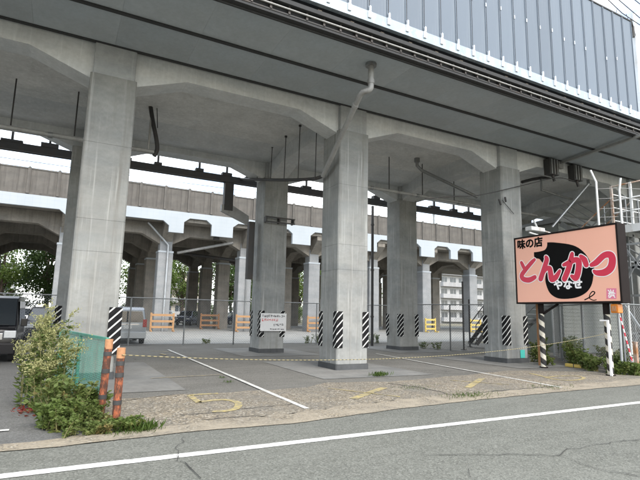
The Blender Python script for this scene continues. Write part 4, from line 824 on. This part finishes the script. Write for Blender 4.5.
# ================================================================== plants
def leaf_mesh(C, D, size, wid, seed, curl=.25):
    """C centres, D leaf directions; each leaf is a folded lozenge of two faces"""
    r = np.random.default_rng(seed); n = len(C); D = D/np.linalg.norm(D, axis=1, keepdims=True)
    R = r.normal(size=(n, 3)); S = np.cross(D, R); S /= np.linalg.norm(S, axis=1, keepdims=True)+1e-9; Nn = np.cross(S, D)
    s = size*(.6+.8*r.random((n, 1))); w = s*wid
    a = C; b = C+D*s*.5+S*w*.5+Nn*s*curl*.3; c_ = C+D*s-Nn*s*curl*.4; d = C+D*s*.5-S*w*.5+Nn*s*curl*.3
    V = np.stack([a, b, c_, d], 1).reshape(-1, 3); i = np.arange(n)*4
    Fc = np.concatenate([np.stack([i, i+1, i+2], 1), np.stack([i, i+2, i+3], 1)]); return V, Fc
def leaf_obj(name, C, D, size, wid, mat, parent, seed, curl=.25):
    V, Fc = leaf_mesh(np.asarray(C, float), np.asarray(D, float), size, wid, seed, curl); po = np.array(worg(parent)); V = V-po
    me = bpy.data.meshes.new(name); me.vertices.add(len(V)); me.vertices.foreach_set('co', V.ravel().astype(np.float32)); me.loops.add(len(Fc)*3); me.loops.foreach_set('vertex_index', Fc.ravel().astype(np.int32))
    me.polygons.add(len(Fc)); me.polygons.foreach_set('loop_start', np.arange(len(Fc), dtype=np.int32)*3); me.materials.append(mat); me.update(calc_edges=True); me.validate()
    o = bpy.data.objects.new(name, me); col.objects.link(o); o.parent = parent; WORG[o.name] = worg(parent); o['kind'] = 'stuff'; return o
def tree(x, y, h, spread, trunk_h, label, mat, seed, nclump=70, per=130, lsize=.30, z0=0, name='broadleaf_tree', group='trees beyond the rear viaduct'):
    r = np.random.default_rng(seed); t = thing(name, (x, y, z0), label, 'tree', group)
    tr = MB(); top = Vector((x+r.normal()*.3, y, z0+h*.72)); tr.tube([(x, y, z0), (x+.1, y, z0+trunk_h*.6), tuple(Vector((x, y, z0+trunk_h)).lerp(top, .1)), top], [h*.028, h*.022, h*.018, h*.006], 8)
    cl = []
    for k in range(nclump):
        u = r.normal(size=3); u /= np.linalg.norm(u); rr = r.random()**.38
        c_ = np.array([x, y, z0+trunk_h+(h-trunk_h)*.5])+u*rr*np.array([spread, spread, (h-trunk_h)*.5]); cl.append(c_)
        if k % 4 == 0: p0 = Vector((x, y, z0+trunk_h)).lerp(top, r.random()*.7); tr.tube([p0, p0.lerp(Vector(c_), .5)+Vector((0,0,.25)), Vector(c_)], [h*.010, h*.006, h*.003], 5, False)
    tr.build('trunk', M['bark'], t)
    C = []; D = []
    for c_ in cl:
        m_ = int(per*r.uniform(.6, 1.4)); rad_ = spread*r.uniform(.20, .36); g = r.normal(size=(m_, 3)); g /= np.linalg.norm(g, axis=1, keepdims=True); p = c_+g*(r.random((m_, 1))**.5)*rad_*np.array([1, 1, .7]); C.append(p); D.append(g+r.normal(size=(m_, 3))*.6+np.array([0, 0, -.3]))
    leaf_obj('crown', np.concatenate(C), np.concatenate(D), lsize, .55, mat, t, seed+1); return t
TL = [(-13, 66, 12.5, 4.5, 2.2, 'leafd'), (-6.5, 69, 11.5, 4.6, 2.0, 'leaf'), (-1.5, 65, 12, 4.2, 2.2, 'leafd'), (4.5, 72, 13, 4.2, 2.0, 'leaf'), (10.8, 70, 10.5, 3.0, 1.8, 'leaf'), (16.5, 76, 13.5, 4.5, 2.2, 'leaf'), (23.0, 72, 11.5, 3.4, 1.8, 'leafd'), (29, 78, 13, 4.6, 2, 'leaf'), (36.5, 76, 14, 4.8, 2, 'leaf'), (44, 80, 13, 4.5, 2, 'leafd'), (53, 82, 12, 4.5, 2, 'leaf'), (-20, 68, 13, 5, 2.2, 'leaf')]
WT = ['broad dark tree seen beside the black van', 'leafy green tree seen above the charcoal car', 'dark tree seen next to the wide stained column', 'tall pale tree seen beside the silver minivan', 'narrow yellow-green tree seen between rear columns near the barricades', 'tall yellow-green tree seen left of the notice column', 'dark green tree seen behind the orange barricade', 'green tree seen right of the notice column', 'tall green tree seen beside the pale rear column', 'dark tree seen past the black downpipe', 'low green tree seen near the white apartment block', 'wide green tree beyond the black van']
for i, (x, y, h, s_, th, m_) in enumerate(TL): tree(x, y, h, s_, th, WT[i].replace('left of', 'just before').replace('right of', 'just past'), M[m_], 100+i*7)
for i, (x, y, h) in enumerate(((-9, 62.5, 3.0), (-4, 63.5, 2.6), (3, 64.5, 2.4), (8.5, 66, 3.2), (19, 67, 2.8), (26, 69, 3.0), (33, 70, 2.8))):
    tree(x, y, h, 2.3, .3, ['rounded hedge bush beyond the black van', 'hedge bush beyond the charcoal car', 'low hedge bush beyond the wide column', 'hedge bush beyond the minivan and barricade', 'hedge bush beyond the black duct', 'hedge bush beyond the notice column', 'hedge bush beyond the downpipe'][i], M['leafd' if i % 2 else 'leaf'], 300+i*5, 26, 90, .2, name='hedge_bush', group='bushes behind the rear viaduct')
# weeds by the green mesh panel
def weed(x, y, h, nst, spread, label, seed, plume=True, leafm='weedleaf', lsize=.11, per=46, name='tall_weed', wid=.26, group='weeds by the green mesh'):
    r = np.random.default_rng(seed); t = thing(name, (x, y, 0), label, 'plant', group); sm = MB(); C = []; D = []; PC = []; PD = []
    for k in range(nst):
        a = r.uniform(0, 6.283); lean = r.uniform(.1, 1)*spread; hh = h*r.uniform(.62, 1.0); b = np.array([x+r.normal()*.07, y+r.normal()*.09, 0])
        tip = b+np.array([math.cos(a)*lean, math.sin(a)*lean, hh]); mid = b*.5+tip*.5+np.array([0, 0, hh*.12]); pts = [b, (b+mid)/2+np.array([0,0,hh*.03]), mid, (mid+tip)/2+np.array([0,0,hh*.02]), tip]; sm.tube([Vector(p) for p in pts], [.009, .008, .006, .004, .002], 5, False)
        q = np.array([tuple(p) for p in crom([tuple(p) for p in pts], 6)])
        for j in range(per):
            u = r.uniform(.06, .98 if not plume else .85); p = q[int(u*(len(q)-1))]; th = r.uniform(0, 6.283); C.append(p+r.normal(size=3)*.008); D.append([math.cos(th), math.sin(th), r.uniform(-.2, .7)])
        if plume:
            for br in range(9):
                u = r.uniform(.62, 1.0); p = q[int(u*(len(q)-1))]; th = r.uniform(0, 6.283); bd_ = np.array([math.cos(th), math.sin(th), r.uniform(.2, .9)])*r.uniform(.10, .24)*(1.3-u*.5)
                for j in range(26): s_ = r.random(); PC.append(p+bd_*s_+r.normal(size=3)*.016); PD.append(r.normal(size=3)+np.array([0, 0, .4]))
    sm.build('stem', M['weedstem'], t); leaf_obj('leaves', C, D, lsize, wid, M[leafm], t, seed)
    if PC: leaf_obj('plume', PC, PD, .03, .6, M['weedpale'], t, seed+1)
    return t
WL = [(-.14, 9.75, 1.66, 7, .30, 'tallest pale plumed weed beside the green mesh panel'), (-.02, 9.3, 1.55, 5, .24, 'tall pale plumed weed leaning over the green mesh top'), (-.30, 9.4, 1.32, 5, .30, 'pale plumed weed standing out over the driveway'), (.12, 8.95, 1.2, 5, .24, 'bushy plumed weed against the green mesh'), (-.16, 9.0, 1.0, 4, .35, 'arching plumed weed drooping towards the driveway')]
for i, w_ in enumerate(WL): weed(w_[0], w_[1], w_[2], w_[3], w_[4], w_[5], 500+i*9, True, 'weedleaf', .11, 60)
BL = [(.18, 8.5, .66), (.12, 8.1, .62), (.44, 7.95, .36), (.30, 7.6, .40), (.56, 7.6, .24), (.05, 7.6, .40), (.95, 7.2, .16), (.55, 7.15, .17), (.26, 7.2, .28), (.52, 8.5, .40), (.05, 8.65, .55)]
BN = ['leafy bush at the foot of the plumed weeds', 'bush spilling onto the driveway', 'bush pressed against the green mesh end', 'yellowing bush before the taller orange post', 'small bush between the two orange posts', 'low bush at the driveway edge', 'sprig at the foot of the shorter orange post', 'low leafy sprawl on the gutter before the posts', 'low leafy sprawl where driveway meets gutter', 'bush tangled in the green mesh', 'bush below the arching plumed weed']
for i, (x, y, h) in enumerate(BL): weed(x, y, h, 14, .34 if h > .3 else .2, BN[i], 600+i*11, False, 'vine' if i % 3 == 1 else 'weedleaf', (.045, .085, .06, .05)[i % 4], 60, 'leafy_bush', .55)
weed(-.32, 10.9, .62, 12, .30, 'small dark round shrub behind the plumed weeds on the driveway', 777, False, 'leafd', .08, 60, 'round_shrub', .6)
r = np.random.default_rng(5); q = G(35, 412); C = np.c_[q.x+r.normal(size=130)*.16, q.y+r.normal(size=130)*.20, .02+r.random(130)*.03]; t_ = thing('dry_weed', q, 'flat patch of red dry weed on the driveway', 'plant'); leaf_obj('leaves', C, np.c_[r.normal(size=(130, 2)), r.random(130)*.5], .06, .4, M['redleaf'], t_, 6); MB().tube([q+Vector((-.2,0,.015)), q+Vector((.2,.05,.02))], .006, 4).build('stem', M['weedstem'], t_)
# grass tufts
def tuft(px, w, h, n, label, seed):
    q = G(*px); r = np.random.default_rng(seed); C = np.c_[q.x+r.normal(size=n)*w, q.y+r.normal(size=n)*w*.5, np.full(n, .01)]; D = np.c_[r.normal(size=(n, 2))*.55, np.ones(n)]
    t = thing('grass_tuft', q, label, 'grass', 'grass tufts in the pavement joints'); leaf_obj('blades', C, D, h, .10, M['grassm'], t, seed); return t
for i, a in enumerate((((143, 431), .10, .13, 170, 'bright green grass tuft by the shorter orange post'), ((379, 376.5), .13, .12, 130, 'grass tuft at the edge of the striped column pad'), ((466, 397), .28, .07, 150, 'low grass along the gutter near the yellow cross'), ((415, 388.5), .30, .045, 110, 'thin grass line in the apron joint beside the yellow cross'), ((548, 388), .35, .05, 110, 'thin grass line at the gutter before the signboard'), ((228, 383), .06, .05, 50, 'tiny weed sprig in the lot beside the bay line'), ((222, 378.5), .05, .05, 40, 'tiny weed sprig above the yellow bay number'), ((130, 434), .18, .06, 90, 'thin grass between the orange posts and gutter'), ((490, 394), .3, .04, 70, 'sparse grass in the gutter between cross and signboard'))): tuft(*a, 800+i)
# undergrowth behind the sign
UG = [(15.15, 9.75, .6), (15.6, 10.3, .85), (16.1, 11.0, 1.05), (16.8, 11.6, 1.2), (17.6, 12.0, 1.15), (15.3, 11.6, .55), (16.0, 12.4, .75), (17.2, 13.2, 1.25), (15.5, 9.25, .75), (16.3, 9.5, .9), (15.3, 8.62, .55), (15.9, 8.5, .6), (16.7, 8.45, .7), (17.6, 8.35, .7), (18.4, 12.9, 1.3), (19.4, 13.6, 1.2), (15.0, 8.95, .4), (18.6, 8.3, .8), (16.9, 10.4, 1.0)]
UN = ['at the wheel stop', 'behind the wheel stop', 'under the middle of the signboard', 'behind the fence under the signboard', 'climbing the fence behind the signboard', 'by the meter post', 'behind the meter post', 'before the grey shed', 'at the second signboard pole', 'inside the fence corner', 'at the roadside fence corner', 'on the roadside beside the striped pole', 'by the leaning striped pole', 'beside the rusted post', 'at the foot of the grey shed', 'at the far end of the grey shed', 'at the base of the pole with white tube', 'beyond the rusted post', 'under the stair tower']
for i, (x, y, h) in enumerate(UG): weed(x, y, h*.74, 13, .36, ('vine bush ' if i % 2 else 'leafy bush ')+UN[i], 900+i*13, False, 'vine' if i % 3 == 0 else 'weedleaf', .10, 44, 'vine_bush' if i % 2 else 'leafy_bush', .6, 'undergrowth behind the signboard')
for i, (px, h) in enumerate((((310, 344), .45), ((320, 343.5), .5), ((374, 344), .7), ((380, 344), .6), ((425, 349), .35), ((440, 350), .4), ((206, 344), .25))):
    q = G(*px); weed(q.x, q.y+.25, h, 8, .22, ['low weed at the back fence past the notice column', 'weed clump at the back fence between columns', 'tall weed clump at the foot of the downpipe', 'weed clump beside the downpipe', 'low weed at the foot of the gate fence', 'weed at the middle of the gate fence', 'tiny weed at the back fence near the bay line'][i], 1300+i*3, False, 'weedleaf', .08, 30, 'fence_weed', .4, 'weeds along the back fence')

# ================================================================== far buildings
def block(x, y, w, d, floors, label, wall, fh=2.9, bays=7, rz=0):
    t = thing('apartment_block', (x, y, 0), label, 'building', 'buildings beyond the trees'); H = floors*fh+.6
    MB().box((x-w/2, y, 0), (x+w/2, y+d, H)).build('wall', M[wall], t); MB().box((x-w/2-.2, y-.2, H), (x+w/2+.2, y+d+.2, H+.35)).build('roof', M['roofm'], t)
    for f_ in range(floors):
        z = .5+f_*fh; MB().box((x-w/2+.3, y-1.1, z), (x+w/2-.3, y-.01, z+1.05)).build('balcony', M['balcony'], t)
        for b_i in range(bays):
            xx = x-w/2+(b_i+.5)*w/bays; wd = MB().box((xx-w/bays*.32, y-.05, z+.2), (xx+w/bays*.32, y-.01, z+2.3)).build('window', M['houseglass'], t)
            MB().box((xx-.05, y-.08, z+.2), (xx+.05, y-.052, z+2.3)).build('frame', M['balcony'], wd)
    return t
block(92, 92, 18, 9, 5, 'white apartment block seen through the gate fence', 'housewall', bays=6)
block(60, 98, 14, 8, 4, 'pale apartment block behind the trees past the downpipe', 'housewall')
block(22, 104, 12, 8, 3, 'tan house block behind the trees near the notice column', 'housewall2', bays=5)
block(-16, 104, 16, 8, 3, 'pale house block behind the dark trees by the black van', 'housewall', bays=6)
block(125, 90, 20, 9, 5, 'grey apartment block beyond the stair tower', 'housewall2')
